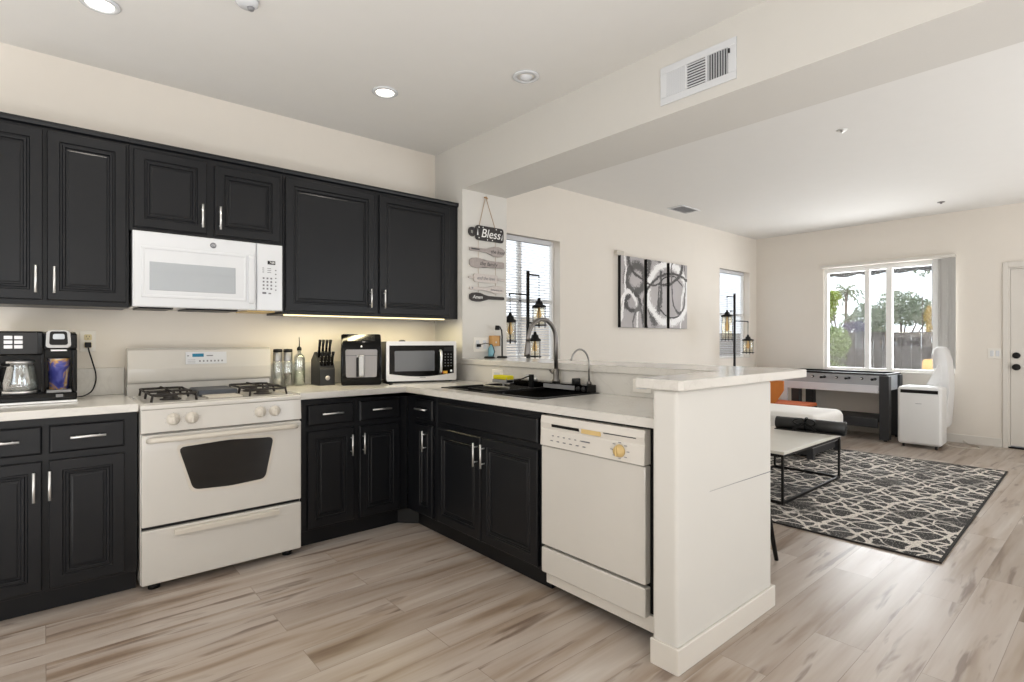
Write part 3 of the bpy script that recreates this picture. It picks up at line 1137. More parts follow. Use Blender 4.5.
for cx in (-0.225, 0.235):
    for cy in (-0.45, -0.225):
        g = grate(cx, cy).obj('grate', 'iron', r)
        b = MB()
        b.lathe([(0, 0.9105), (0.05, 0.9105), (0.048, 0.916), (0.034, 0.918), (0.034, 0.926), (0.03, 0.932), (0, 0.933)], (cx, cy, 0))
        b.obj('burner', 'iron', r)
b = MB()
b.box(-0.085, 0.115, -0.40, -0.135, 0.911, 0.945, 0.008, 2)
b.box(-0.07, 0.10, -0.56, -0.40, 0.911, 0.920, 0.003, 2, mi=1)
b.obj('griddle_cover', ['griddle', 'bisque2'], r)

# ------------------------------------------------------------------ over-range microwave
r = thing('microwave', 'white built-in microwave hung under the short cabinet above the stove', 'microwave', ((SX0 + SX1) / 2, 0, 0))
w = 0.3805
b = MB()
b.box(-w, w, -0.325, -0.004, 1.402, 1.804, 0.002)
b.obj('body', 'white', r)
b = MB()
for x0_, x1_, m_ in ((-w + 0.03, -0.19, 0), (-0.13, 0.14, 0), (0.19, w - 0.03, 1)):
    b.box(x0_, x1_, -0.30, -0.05, 1.394, 1.402, 0.002, mi=m_)
b.obj('underside_filter', ['black', 'yel'], r)
b = MB()
b.panel(-w, 0.228, 1.402, 1.804, -0.325, [(0, 0), (0, 0.02), (0.006, 0.026)])
d = b.obj('door', 'white', r)
b = MB()
b.panel(-0.345, 0.175, 1.452, 1.726, -0.351, [(0, 0), (0.003, 0.003), (0.012, 0.003), (0.016, 0.0006)])
b.obj('door_bezel', 'white', d)
b = MB()
b.panel(-0.307, 0.115, 1.492, 1.645, -0.351, [(0, 0), (0.002, 0.002)])
b.box(-0.304, 0.112, -0.3545, -0.3528, 1.592, 1.596)
b.obj('door_window', 'whiteg', d)
b = MB()
b.prism([(-0.351, 1.44), (-0.362, 1.445), (-0.366, 1.46), (-0.366, 1.71), (-0.360, 1.725), (-0.351, 1.73)], 'yz', 0.184, 0.214, bev=0.003)
b.obj('door_handle', 'white', d)
b = MB()
b.lathe([(0, 0), (0.016, 0), (0.016, 0.003), (0, 0.003)], (-0.003, -0.351, 1.763), axis=(0, -1, 0), n=28)
b.obj('logo_disc', 'ink', d)
MB().text('GE', 0.018, TF(-0.003, -0.3545, 1.763), 0.0006, shear=0.3).obj('logo_letters', 'white', d)
b = MB()
b.panel(0.231, w, 1.402, 1.804, -0.325, [(0, 0), (0, 0.02), (0.005, 0.026)])
cp = b.obj('control_panel', 'white', r)
MB().box(0.292, 0.336, -0.353, -0.3505, 1.682, 1.704).obj('display', 'displayb', cp)
MB().text('7:00', 0.017, TF(0.317, -0.3535, 1.693), 0.0004).obj('display_digits', 'inkw', cp)
b = MB()
for i in range(3):
    for j in range(4):
        b.box(0.264 + i * 0.022, 0.274 + i * 0.022, -0.3525, -0.3505, 1.592 - j * 0.021, 1.602 - j * 0.021)
for j in range(6):
    b.box(0.335, 0.343, -0.3525, -0.3505, 1.645 - j * 0.024, 1.652 - j * 0.024)
for k in range(3):
    b.box(0.262, 0.272, -0.3525, -0.3505, 1.632 + k * 0.012, 1.636 + k * 0.012)
    b.box(0.29, 0.312, -0.3525, -0.3505, 1.632 + k * 0.012, 1.635 + k * 0.012)
b.box(0.262, 0.284, -0.3525, -0.3505, 1.502, 1.514)
b.box(0.297, 0.312, -0.3525, -0.3505, 1.502, 1.510)
b.obj('keypad', 'ink', cp)

# ------------------------------------------------------------------ dishwasher (faces -x)
r = thing('dishwasher', 'bisque dishwasher with yellowed dial at the end of the counter', 'dishwasher', (0, 0, 0), -PI / 2)
a0, a1 = 1.925, 2.518
b = MB()
b.box(a0 + 0.005, 2.583, -0.60, -0.03, 0.10, 0.87)
b.box(a0 + 0.02, 2.57, -0.45, -0.05, 0.0, 0.10)
b.obj('tub', 'black', r)
b = MB()
b.box(a0, a1, -0.640, -0.601, 0.248, 0.721, 0.006, 3)
b.obj('door', 'bisque', r)
b = MB()
b.prism([(-0.601, 0.726), (-0.648, 0.726), (-0.644, 0.800), (-0.640, 0.806), (-0.646, 0.835), (-0.640, 0.866), (-0.601, 0.866)], 'yz', a0, a1, bev=0.003)
cp = b.obj('control_panel', 'dwp', r)
b = MB().box(a0 + 0.075, a0 + 0.245, -0.6465, -0.642, 0.818, 0.831)
b.obj('latch_slot', 'black', cp)
b = MB().box(a0 + 0.26, a0 + 0.37, -0.6475, -0.642, 0.812, 0.832, 0.002)
b.obj('latch', 'yel', cp)
b = MB().box(a0 + 0.385, a1 - 0.04, -0.6463, -0.642, 0.828, 0.832)
b.obj('vent_slot', 'inkd', cp)
b = MB()
b.lathe([(0, 0), (0.027, 0), (0.026, 0.006), (0.021, 0.01), (0.019, 0.022), (0, 0.023)], (2.398, -0.647, 0.768), axis=(0, -1, 0))
b.box(2.394, 2.402, -0.676, -0.665, 0.748, 0.790, 0.002)
b.obj('dial', 'yel', cp)
b = MB()
for k in range(6):
    b.box(a0 + 0.07 + k * 0.04, a0 + 0.085 + k * 0.04, -0.649, -0.646, 0.752, 0.756)
    b.box(a0 + 0.08 + k * 0.035, a0 + 0.09 + k * 0.035, -0.649, -0.645, 0.776, 0.779)
for k in range(8):
    a = k * PI / 4
    b.box(2.398 + 0.042 * math.cos(a) - 0.006, 2.398 + 0.042 * math.cos(a) + 0.006, -0.649, -0.645, 0.768 + 0.033 * math.sin(a), 0.7705 + 0.033 * math.sin(a))
b.box(2.19, 2.235, -0.649, -0.646, 0.775, 0.780)
b.obj('printed_marks', 'ink', cp)
b = MB().box(a0, a1, -0.640, -0.601, 0.116, 0.236, 0.006, 3)
b.obj('access_panel', 'bisque', r)
b = MB().box(a0 + 0.01, 2.583, -0.615, -0.59, 0.06, 0.125, 0.002)
b.obj('kick_plate', 'dwp', r)

# ------------------------------------------------------------------ coffee maker, mug, cord, outlets
r = thing('coffee_maker', 'black two-sided coffee maker on the left counter with glass carafe', 'coffee maker', (-2.466, -0.21, CT))
b = MB()
b.box(-0.155, 0.148, -0.125, 0.15, 0.0, 0.012, 0.003)
b.obj('chrome_base', 'chrome', r)
b = MB()
b.box(-0.153, 0.146, -0.12, 0.148, 0.012, 0.05, 0.006)
b.box(-0.153, 0.146, 0.03, 0.148, 0.05, 0.35, 0.006)
b.box(-0.153, 0.020, -0.115, 0.03, 0.235, 0.35, 0.008)
b.box(0.022, 0.146, -0.115, 0.03, 0.262, 0.34, 0.006)
b.box(0.128, 0.146, -0.11, 0.03, 0.05, 0.262, 0.004)
b.box(0.010, 0.024, -0.11, 0.03, 0.05, 0.262, 0.004)
b.obj('housing', 'blackg', r)
b = MB().box(-0.140, -0.002, -0.121, -0.114, 0.242, 0.343, 0.002)
cp = b.obj('control_panel', 'dgrey', r)
b = MB()
for i in range(2):
    for j in range(3):
        b.box(-0.122 + i * 0.036, -0.092 + i * 0.036, -0.1235, -0.120, 0.312 - j * 0.022, 0.328 - j * 0.022, 0.001, 1)
b.obj('buttons', 'btn', cp)
b = MB()
b.prism(rounded([(0.026, 0.270), (0.122, 0.270), (0.118, 0.356), (0.030, 0.356)], 0.014), 'xz', -0.150, -0.10, bev=0.004)
pb = b.obj('brew_head', 'steel', r)
b = MB()
b.prism(rounded([(0.039, 0.284), (0.110, 0.284), (0.106, 0.350), (0.042, 0.350)], 0.012), 'xz', -0.154, -0.148, bev=0.002)
b.obj('lever_recess', 'black', pb)
b = MB()
b.prism(rounded([(0.052, 0.312), (0.098, 0.312), (0.096, 0.338), (0.054, 0.338)], 0.008), 'xz', -0.157, -0.153, bev=0.001)
b.obj('pod_window', 'whiteg', pb)
MB().box(0.045, 0.108, -0.10, -0.01, 0.252, 0.263, 0.003).obj('pod_holder', 'chrome', r)
b = MB()
b.box(0.03, 0.124, -0.119, -0.01, 0.05, 0.062, 0.002)
b.box(0.064, 0.092, -0.1225, -0.119, 0.028, 0.042, 0.001)
b.obj('drip_tray', 'grey', r)
b = MB()
b.lathe([(0.0, 0.052), (0.055, 0.052), (0.062, 0.065), (0.064, 0.10), (0.052, 0.165), (0.048, 0.185), (0.050, 0.196), (0.044, 0.196), (0.046, 0.165), (0.060, 0.10), (0.056, 0.062), (0, 0.058)], (-0.066, -0.045, 0))
ca = b.obj('carafe', 'cglass', r)
b = MB()
b.lathe([(0.058, 0.05), (0.066, 0.05), (0.066, 0.062), (0.058, 0.062)], (-0.066, -0.045, 0))
b.obj('carafe_band', 'chrome', ca)
b = MB()
b.lathe([(0.046, 0.196), (0.052, 0.196), (0.052, 0.206), (0.0, 0.212)], (-0.066, -0.045, 0))
b.obj('carafe_lid', 'chrome', ca)
b = MB()
b.tube([(-0.066 - 0.04, -0.085, 0.19), (-0.14, -0.118, 0.185), (-0.148, -0.13, 0.14), (-0.135, -0.112, 0.085)], 0.008, 8)
b.obj('carafe_handle', 'black', ca)
o = MB().lathe([(0, 0), (0.038, 0), (0.044, 0.15), (0.046, 0.153), (0.041, 0.152), (0.036, 0.006), (0, 0.006)]).obj('travel_cup', 'print', loc=(-2.466 + 0.077, -0.255, CT + 0.0625))
tag(o, 'blue and orange patterned cup standing under the single-serve brew head', 'cup')


def outlet(name, label, cat, x, z, y, sock=True, wgang=1, mm='outlet'):
    r = thing(name, label, cat, (x, y, z))
    w = 0.036 * wgang + 0.004 * (wgang - 1)
    b = MB().box(-w, w, -0.006, -0.0005, -0.058, 0.058, 0.003)
    b.obj('cover_plate', mm, r)
    return r


r = outlet('wall_outlet', 'white wall outlet beside the coffee maker with black plug', 'outlet', -2.262, 1.218, 0)
for zz in (-0.021, 0.021):
    b = MB().prism(rounded([(-0.017, zz - 0.016), (0.017, zz - 0.016), (0.017, zz + 0.016), (-0.017, zz + 0.016)], 0.007), 'xz', -0.0085, -0.005)
    s_ = b.obj('socket', 'outlety', r)
    b = MB()
    for dx in (-0.007, 0.007):
        b.box(dx - 0.0012, dx + 0.0012, -0.0095, -0.008, zz + 0.001, zz + 0.009)
    b.cyl((0, -0.0095, zz - 0.008), (0, -0.008, zz - 0.008), 0.0025)
    b.obj('slots', 'inkd', s_)
r = thing('power_cord', 'black power cord looping from wall outlet down to coffee maker', 'cord')
b = MB()
b.box(-2.276, -2.248, -0.034, -0.0095, 1.183, 1.212, 0.004)
b.obj('plug', 'black', r)
b = MB()
pts = [(-2.262, -0.028, 1.186), (-2.258, -0.034, 1.16), (-2.243, -0.035, 1.10), (-2.230, -0.04, 1.04), (-2.232, -0.05, 0.99), (-2.25, -0.07, 0.945), (-2.285, -0.10, 0.925), (-2.318, -0.13, 0.925)]
# smooth the polyline
q = []
for i in range(len(pts) - 1):
    p0, p1, p2, p3 = [Vector(pts[max(0, min(len(pts) - 1, i + k))]) for k in (-1, 0, 1, 2)]
    for k in range(5):
        t_ = k / 5
        q.append(0.5 * ((2 * p1) + (-p0 + p2) * t_ + (2 * p0 - 5 * p1 + 4 * p2 - p3) * t_ ** 2 + (-p0 + 3 * p1 - 3 * p2 + p3) * t_ ** 3))
q.append(Vector(pts[-1]))
b.tube(q, 0.0035, 8)
b.obj('cable', 'black', r)

# ------------------------------------------------------------------ grinders and oil bottle
def grinder(x, y, label, fill, zf):
    r = thing('spice_grinder', label, 'grinder', (x, y, CT), 0, 'steel topped glass grinders')
    MB().lathe([(0, 0), (0.027, 0), (0.029, 0.004), (0.029, 0.16), (0.024, 0.17), (0.022, 0.168), (0.0255, 0.158), (0.0255, 0.006), (0, 0.006)]).obj('glass_body', 'cglass', r)
    MB().lathe([(0, 0.0065), (0.025, 0.0065), (0.025, zf), (0, zf + 0.004)]).obj('filling', fill, r)
    b = MB()
    b.lathe([(0.0285, 0.168), (0.0285, 0.222), (0.026, 0.226), (0, 0.226)])
    b.lathe([(0, 0.226), (0.028, 0.226), (0.029, 0.236), (0.027, 0.246), (0, 0.248)], mi=1)
    b.obj('grinder_cap', ['steel', 'black'], r)
    return r


grinder(-1.283, -0.10, 'left steel-capped glass grinder of pale salt beside the stove', 'salt', 0.05)
grinder(-1.223, -0.115, 'right steel-capped glass grinder with dark peppercorns beside oil bottle', 'pepper', 0.085)
r = thing('oil_bottle', 'clear glass oil bottle with black pour spout on the counter', 'bottle', (-1.142, -0.095, CT))
MB().lathe([(0, 0), (0.036, 0), (0.038, 0.004), (0.038, 0.185), (0.032, 0.203), (0.014, 0.215), (0.012, 0.238), (0.010, 0.238), (0.0115, 0.213), (0.029, 0.2), (0.035, 0.183), (0.035, 0.006), (0, 0.006)]).obj('glass_body', 'cglass', r)
MB().lathe([(0, 0.0065), (0.0345, 0.0065), (0.0345, 0.10), (0, 0.10)]).obj('oil', 'oil', r)
b = MB()
b.lathe([(0, 0.236), (0.015, 0.236), (0.015, 0.252), (0.006, 0.262), (0, 0.262)])
b.tube([(0, 0, 0.258), (0.0, -0.003, 0.29), (-0.004, -0.008, 0.325)], [0.004, 0.003, 0.0022], 8)
b.obj('pour_spout', 'black', r)

# ------------------------------------------------------------------ knife block
KB = (-0.998, -0.16, CT)
r = thing('knife_block', 'black knife block with round pale emblem between oil bottle and air fryer', 'knife block', KB)
b = MB()
b.prism([(-0.062, 0.0), (0.10, 0.0), (0.10, 0.17), (0.04, 0.225), (-0.03, 0.165), (-0.062, 0.11)], 'yz', -0.052, 0.052, bev=0.003)
b.obj('body', 'dgrey', r)
b = MB()
b.lathe([(0, 0), (0.016, 0), (0.016, 0.0015), (0, 0.0015)], (0.0, -0.0625, 0.05), axis=(0, -1, 0))
b.obj('emblem', 'lightw', r)
kn = None
kk = 0
for row, (yy, zz, n, ln) in enumerate(((-0.045, 0.14, 4, 0.085), (0.0, 0.192, 4, 0.115))):
    for i in range(n):
        x = -0.036 + i * 0.024
        lab = ['front row', 'back row'][row] + ' black knife handle, ' + ['far left', 'second from left', 'third from left', 'far right'][i] + ' in the knife block'
        if kn is None or row != kk:
            kk = row
            kn = thing('kitchen_knife', lab, 'knife', (KB[0] + x, KB[1] + yy, CT + zz), 0, 'knives in the block')
            b = MB()
            b.tube([(0, 0, -0.006), (0, -0.004, 0.02), (0, -0.012, ln * 0.6), (0, -0.025, ln)], [0.008, 0.0095, 0.0085, 0.011], 8)
            b.obj('knife_handle', 'blackg', kn)
            b = MB()
            for f_ in (0.25, 0.65):
                b.cyl((-0.0105, -0.013 * f_, ln * f_), (0.0105, -0.013 * f_, ln * f_), 0.002, n=8)
            b.obj('rivet', 'chrome', kn)
        else:
            dup(kn, (KB[0] + x, KB[1] + yy, CT + zz), lab)

# ------------------------------------------------------------------ air fryer
r = thing('air_fryer', 'black air fryer with stainless basket front beside the countertop microwave', 'air fryer', (-0.765, -0.236, CT), math.radians(-24))
b = MB()
b.prism([(-0.135, 0.0), (0.15, 0.0), (0.155, 0.03), (0.15, 0.32), (0.13, 0.348), (-0.06, 0.346), (-0.125, 0.29), (-0.14, 0.25), (-0.142, 0.03)], 'yz', -0.133, 0.133, bev=0.014)
smooth(b.obj('housing', 'blackg', r), 30)
b = MB()
b.prism(rounded([(-0.10, 0.055), (0.10, 0.055), (0.104, 0.242), (-0.104, 0.242)], 0.012), 'xz', -0.151, -0.135, bev=0.003)
bk = b.obj('basket_front', 'dsteel', r)
MB().box(-0.104, 0.104, -0.1525, -0.150, 0.200, 0.203).obj('basket_seam', 'inkd', bk)
b = MB()
b.box(-0.020, 0.020, -0.188, -0.150, 0.06, 0.205, 0.008, 3)
b.box(-0.032, -0.019, -0.172, -0.150, 0.165, 0.205, 0.004)
b.obj('basket_handle', 'steel', bk)
MB().box(-0.034, -0.021, -0.180, -0.150, 0.06, 0.19, 0.004).obj('handle_grip', 'black', bk)
b = MB()
mm = Matrix.Translation((0, -0.0695, 0.3145)) @ Matrix.Rotation(math.radians(-59.8), 4, 'X')
b.box(-0.09, 0.09, -0.004, 0.002, -0.03, 0.03, mat4=Matrix.Translation((0, -0.0945, 0.3165)) @ Matrix.Rotation(math.radians(-49.3), 4, 'X'))
b.lathe([(0, 0), (0.006, 0), (0.006, 0.003), (0, 0.003)], (0.0, -0.142, 0.262), axis=(0, -1, 0.2), mi=1)
b.obj('control_panel', ['displayb', 'inkw'], r)

# ------------------------------------------------------------------ countertop microwave
r = thing('countertop_microwave', 'stainless countertop microwave with dark door in the counter corner', 'microwave', (-0.325, -0.267, CT), math.radians(-20))
r.scale = (0.85, 0.88, 0.97)
b = MB()
b.box(-0.298, 0.298, -0.15, 0.165, 0.014, 0.302, 0.004)
b.obj('body', 'dgrey', r)
b = MB()
b.prism(rounded([(-0.300, 0.012), (0.300, 0.012), (0.300, 0.305), (-0.300, 0.305)], 0.012), 'xz', -0.182, -0.150, bev=0.004)
fr = b.obj('front_frame', 'mwframe', r)
b = MB()
top = [(-0.275, 0.275), (0.275, 0.275)]
bot = arcpts((0.275, 0.066), (-0.275, 0.066), -0.022, 10)
b.prism(top + bot, 'xz', -0.186, -0.181)
b.obj('door_glass', 'blackg', fr)
b = MB().prism(rounded([(-0.232, 0.085), (0.105, 0.085), (0.105, 0.235), (-0.232, 0.235)], 0.008), 'xz', -0.1885, -0.1855)
b.obj('door_window', mat('reflective_door_window', '#6E7176', 0.12, 0.3), fr)
b = MB()
b.tube([(0.157, -0.186, 0.235), (0.157, -0.21, 0.228), (0.157, -0.215, 0.20), (0.157, -0.215, 0.11), (0.157, -0.21, 0.082), (0.157, -0.186, 0.075)], 0.011, 10)
b.obj('door_handle', 'chrome', fr)
b = MB()
b.box(0.188, 0.265, -0.1885, -0.1855, 0.232, 0.262, mi=0)
for i in range(3):
    for j in range(5):
        b.box(0.195 + i * 0.026, 0.203 + i * 0.026, -0.1875, -0.1855, 0.205 - j * 0.022, 0.211 - j * 0.022, mi=1)
b.obj('keypad', ['displayb', 'grey'], fr)
MB().box(0.182, 0.218, -0.1885, -0.186, 0.062, 0.082, mi=0).box(0.170, 0.182, -0.1885, -0.186, 0.066, 0.078, mi=1).obj('energy_label', ['sticker', 'stickr'], fr)
MB().lathe([(0, 0), (0.009, 0), (0.009, 0.002), (0, 0.002)], (0.252, -0.186, 0.083), axis=(0, -1, 0)).obj('start_button', 'inkw', fr)
b = MB()
b.box(-0.02, 0.03, -0.1832, -0.1815, 0.034, 0.038)
b.obj('brand_mark', 'ink', fr)
for x in (-0.26, 0.26):
    for y in (-0.13, 0.13):
        MB().cyl((x, y, 0), (x, y, 0.016), 0.014, n=14).obj('foot', 'black', r)
o = MB().lathe([(0, 0), (0.024, 0), (0.024, 0.008), (0.012, 0.012), (0, 0.012)]).obj('bottle_cap', 'dgrey', loc=(-0.46, -0.27, CT + 0.2935))
tag(o, 'small dark round cap lying on top of the countertop microwave', 'cap')
r = thing('appliance_cord', 'black cord lying on the counter between air fryer and microwave', 'cord')
b = MB()
b.tube([(-0.665, -0.46, CT + 0.004), (-0.63, -0.44, CT + 0.004), (-0.635, -0.36, CT + 0.004), (-0.60, -0.25, CT + 0.004), (-0.57, -0.13, CT + 0.004), (-0.58, -0.026, CT + 0.05)], 0.004, 8)
b.obj('cable', 'black', r)

# ------------------------------------------------------------------ pier outlets, device, ledge things
r = outlet('light_switch', 'white double wall plate on pale pier under the hanging sign', 'switch', 0.178, 1.186, -0.385, wgang=2, mm='outlet')
for dx in (-0.036, 0.036):
    MB().box(dx - 0.016, dx + 0.016, -0.009, -0.005, -0.033, 0.033, 0.002).obj('rocker', 'white', r)
r = thing('plug_in_device', 'small tan wood plug-in box with dark side on pale pier', 'device', (0.302, -0.385, 1.215))
MB().box(-0.042, 0.036, -0.045, -0.0005, -0.042, 0.042, 0.004).obj('body', 'wood', r)
MB().box(0.0365, 0.044, -0.045, -0.0005, -0.042, 0.042, 0.003).obj('side_cap', 'black', r)
MB().cyl((-0.003, -0.0465, -0.012), (-0.003, -0.045, -0.012), 0.008, n=16).obj('button', 'bisque2', r)
r = thing('gooseneck_lamp', 'small black gooseneck lamp on the bar top beside the pier', 'lamp', (0.333, -0.465, 1.079))
b = MB()
b.lathe([(0, 0), (0.042, 0), (0.042, 0.008), (0.036, 0.014), (0.0, 0.016)])
b.obj('base', 'black', r)
b = MB()
b.tube([(0, 0, 0.012), (0, 0, 0.17), (-0.005, 0, 0.22), (-0.025, 0, 0.248), (-0.045, 0, 0.252)], 0.006, 8)
b.obj('stem', 'black', r)
MB().lathe([(0, 0), (0.016, 0.0), (0.02, -0.03), (0.017, -0.036), (0, -0.036)], (-0.05, 0, 0.258)).obj('head', 'black', r)
r = thing('charger_puck', 'flat black charging pad with thin cord on the bar top', 'charger', (0.195, -0.475, 1.079))
MB().lathe([(0, 0), (0.042, 0), (0.044, 0.006), (0.038, 0.014), (0, 0.015)]).obj('pad', 'black', r)
b = MB()
b.tube([(0.035, 0.0, 0.012), (0.05, -0.005, 0.05), (0.045, 0.02, 0.105), (0.0, 0.05, 0.118), (-0.045, 0.072, 0.105)], 0.0035, 8)
b.obj('cable', 'dgrey', r)
b = MB().box(-0.07, -0.04, 0.052, 0.0745, 0.088, 0.112, 0.003)
b.obj('plug', 'black', r)
o = MB().lathe([(0, 0), (0.023, 0), (0.025, 0.004), (0.025, 0.075), (0.012, 0.095), (0.012, 0.11), (0, 0.11)]).obj('soap_bottle', mat('clear_blue_plastic', '#7FB4C4', 0.15), loc=(0.262, -0.416, 1.079))
tag(o, 'small pale blue bottle on the bar top against the pier', 'bottle')
r = thing('wall_outlet', 'white outlet in stone backsplash behind the yellow sponge', 'outlet', (-0.0205, -0.84, 0.978), -PI / 2)
MB().box(-0.058, 0.058, -0.006, -0.0, -0.036, 0.036, 0.003).obj('cover_plate', 'outlet', r)
MB().box(-0.033, 0.033, -0.0085, -0.006, -0.016, 0.016, 0.002).obj('socket', 'white', r)
r = thing('wall_outlet', 'white outlet in stone backsplash beside the peninsula end wall', 'outlet', (-0.0205, -2.06, 0.978), -PI / 2)
MB().box(-0.058, 0.058, -0.006, -0.0, -0.036, 0.036, 0.003).obj('cover_plate', 'outlet', r)
MB().box(-0.033, 0.033, -0.0085, -0.006, -0.016, 0.016, 0.002).obj('socket', 'white', r)

# ------------------------------------------------------------------ hanging sign on the pier
PYF = -0.386
r = thing('hanging_sign', 'stack of wooden kitchen utensil cutouts hung on twine, topped by Bless board', 'sign', (0.235, PYF, 1.56))
b = MB()
for sx in (-0.085, 0.09):
    b.tube([(-0.015 if sx < 0 else -0.01, -0.006, 0.80), (sx, -0.008, 0.545)], 0.0022, 6)
for sx in (-0.085, 0.09):
    b.tube([(sx, -0.004, 0.545), (sx, -0.004, 0.02)], 0.0011, 5)
b.tube([(-0.03, -0.01, 0.795), (-0.012, -0.014, 0.803), (0.004, -0.01, 0.79)], 0.005, 6)
b.obj('twine', 'rope', r)
MB().cyl((-0.012, 0.0, 0.80), (-0.012, -0.012, 0.80), 0.004, n=10).obj('nail', 'chrome', r)


def circ(cx, cz, rx, rz, a0, a1, n=14):
    return [(cx + rx * math.cos(a0 + (a1 - a0) * k / n), cz + rz * math.sin(a0 + (a1 - a0) * k / n)) for k in range(n + 1)]


def board(shape, m, txt, size, tmat, shear=0.3, zt=0, xt=0, marks=None):
    b = MB()
    for s_ in shape:
        b.prism(s_, 'xz', -0.014, -0.006)
    o = b.obj('utensil_board', m, r)
    b = MB()
    b.text(txt, size, TF(xt, -0.0145, zt), 0.0006, shear=shear)
    for (x_, z_, w_, h_) in marks or []:
        b.box(x_ - w_, x_ + w_, -0.015, -0.0139, z_ - h_, z_ + h_)
    b.obj('lettering', tmat, o)
    return o


# cutting board with ring handle
cb = rounded([(-0.118, 0.452), (0.168, 0.452), (0.168, 0.568), (-0.118, 0.568)], 0.026)
ring_o = circ(-0.150, 0.510, 0.037, 0.037, 0, 2 * PI, 24)
b = MB()
b.prism(cb, 'xz', -0.014, -0.006)
rp = []
t = bmesh.new()
n = 24
for k in range(n):
    a, c = 2 * PI * k / n, 2 * PI * (k + 1) / n
    for (ra, rb) in ((0.014, 0.037),):
        v = [t.verts.new((-0.150 + q_ * math.cos(w_), y_, 0.51 + q_ * math.sin(w_))) for y_ in (-0.014, -0.006) for q_, w_ in ((ra, a), (rb, a), (rb, c), (ra, c))]
        for f_ in ((0, 1, 2, 3), (7, 6, 5, 4), (1, 5, 6, 2), (0, 3, 7, 4)):
            t.faces.new([v[i] for i in f_])
bmesh.ops.remove_doubles(t, verts=t.verts, dist=1e-5)
b.add(t)
cbo = b.obj('cutting_board', 'darkw', r)
tag(cbo, 'dark cutting board shaped piece lettered Bless')
b = MB()
b.text('Bless', 0.098, TF(0.032, -0.0145, 0.508), 0.0006, shear=0.25)
for x_, z_ in ((-0.085, 0.553), (-0.085, 0.47), (0.09, 0.555), (0.05, 0.463), (0.14, 0.545), (-0.045, 0.556), (0.0, 0.462)):
    b.cyl((x_, -0.0139, z_), (x_, -0.0152, z_), 0.005, n=8)
b.prism([(-0.105, 0.49), (-0.092, 0.49), (-0.098, 0.54)], 'xz', -0.0152, -0.0139)
b.prism([(0.142, 0.475), (0.152, 0.475), (0.155, 0.52)], 'xz', -0.0152, -0.0139)
b.obj('lettering', 'inkw', cbo)


def spoon(z, flip=1, bh=0.042, hh=0.014):
    """wide bowl on one side tapering to a handle"""
    pts = []
    L = 0.176
    prof = [(-L, hh * 0.8), (-L + 0.02, hh), (-0.06, hh * 0.9), (-0.01, hh * 1.1), (0.03, bh * 0.6), (0.07, bh * 0.95), (0.11, bh), (0.15, bh * 0.85), (0.175, bh * 0.5), (L, 0.0)]
    for x_, h_ in prof:
        pts.append((flip * x_, z + h_))
    for x_, h_ in prof[::-1][1:]:
        pts.append((flip * x_, z - h_))
    return pts


board([spoon(0.375)], 'greyw', 'the food', 0.042, 'inkd', xt=0.105, zt=0.372, marks=[(-0.12, 0.377, 0.04, 0.005)])
board([spoon(0.270, -1, 0.040, 0.026)], 'greyw', 'the family', 0.045, 'inkd', xt=0.01, zt=0.268)
board([rounded([(-0.14, 0.12), (0.11, 0.12), (0.11, 0.185), (-0.14, 0.185)], 0.026), rounded([(-0.185, 0.143), (-0.13, 0.143), (-0.13, 0.162), (-0.185, 0.162)], 0.008), rounded([(0.10, 0.143), (0.185, 0.143), (0.185, 0.162), (0.10, 0.162)], 0.008)],
      'lightw', 'and the love', 0.036, 'ink', xt=-0.015, zt=0.152)
board([spoon(0.068, 1, 0.032, 0.012)], 'lightw', 'between us', 0.026, 'ink', xt=0.09, zt=0.066, marks=[(-0.15, 0.07, 0.006, 0.006)])
board([spoon(0.0, -1, 0.036, 0.013)], 'darkw', 'Amen', 0.04, 'inkw', xt=-0.10, zt=0.0)

# ------------------------------------------------------------------ triptych, sensor, switches, vents, lights
for i, (x0, x1, lab) in enumerate([(2.405, 2.836, 'left'), (2.900, 3.300, 'middle'), (3.365, 3.757, 'right')]):
    o = MB().box(x0, x1, -0.042, -0.0405, 1.360, 2.165).obj('canvas_face', 'art')
    r = thing('wall_canvas', lab + ' panel of the grey and white abstract canvas triptych', 'painting', ((x0 + x1) / 2, 0, 1.36), 0, 'abstract canvas triptych')
    bpy.data.objects.remove(o)
    b = MB()
    b.M = Matrix.Translation((0, 0, 0))
    o = b.box(x0 + 0.001, x1, -0.0425, -0.0400, 1.361, 2.164).obj('canvas_face', 'art', r)
    o.matrix_parent_inverse = Matrix.Translation((-(x0 + x1) / 2, 0, -1.36))
    b = MB()
    w_ = (x1 - x0) / 2
    b.box(-w_, w_, -0.040, -0.0005, 0, 0.805, 0.001, 1)
    b.obj('stretcher', 'black', r)
r = thing('wall_sensor', 'small white box sensor on the wall above left canvas', 'sensor', (2.375, 0, 2.188))
MB().box(-0.045, 0.085, -0.045, -0.0005, -0.025, 0.025, 0.006, 3).obj('body', 'bisque2', r)
MB().box(-0.035, 0.075, -0.047, -0.044, -0.004, 0.004, 0.001).obj('slot', 'bisque', r)
r = thing('light_switch', 'white double light switch between the window and the door', 'switch', (XR, -2.735, 1.065), -PI / 2)
MB().box(-0.058, 0.058, -0.006, -0.0005, -0.058, 0.058, 0.003).obj('cover_plate', 'outlet', r)
for dx in (-0.024, 0.024):
    MB().box(dx - 0.015, dx + 0.015, -0.009, -0.005, -0.032, 0.032, 0.002).obj('rocker', 'white', r)


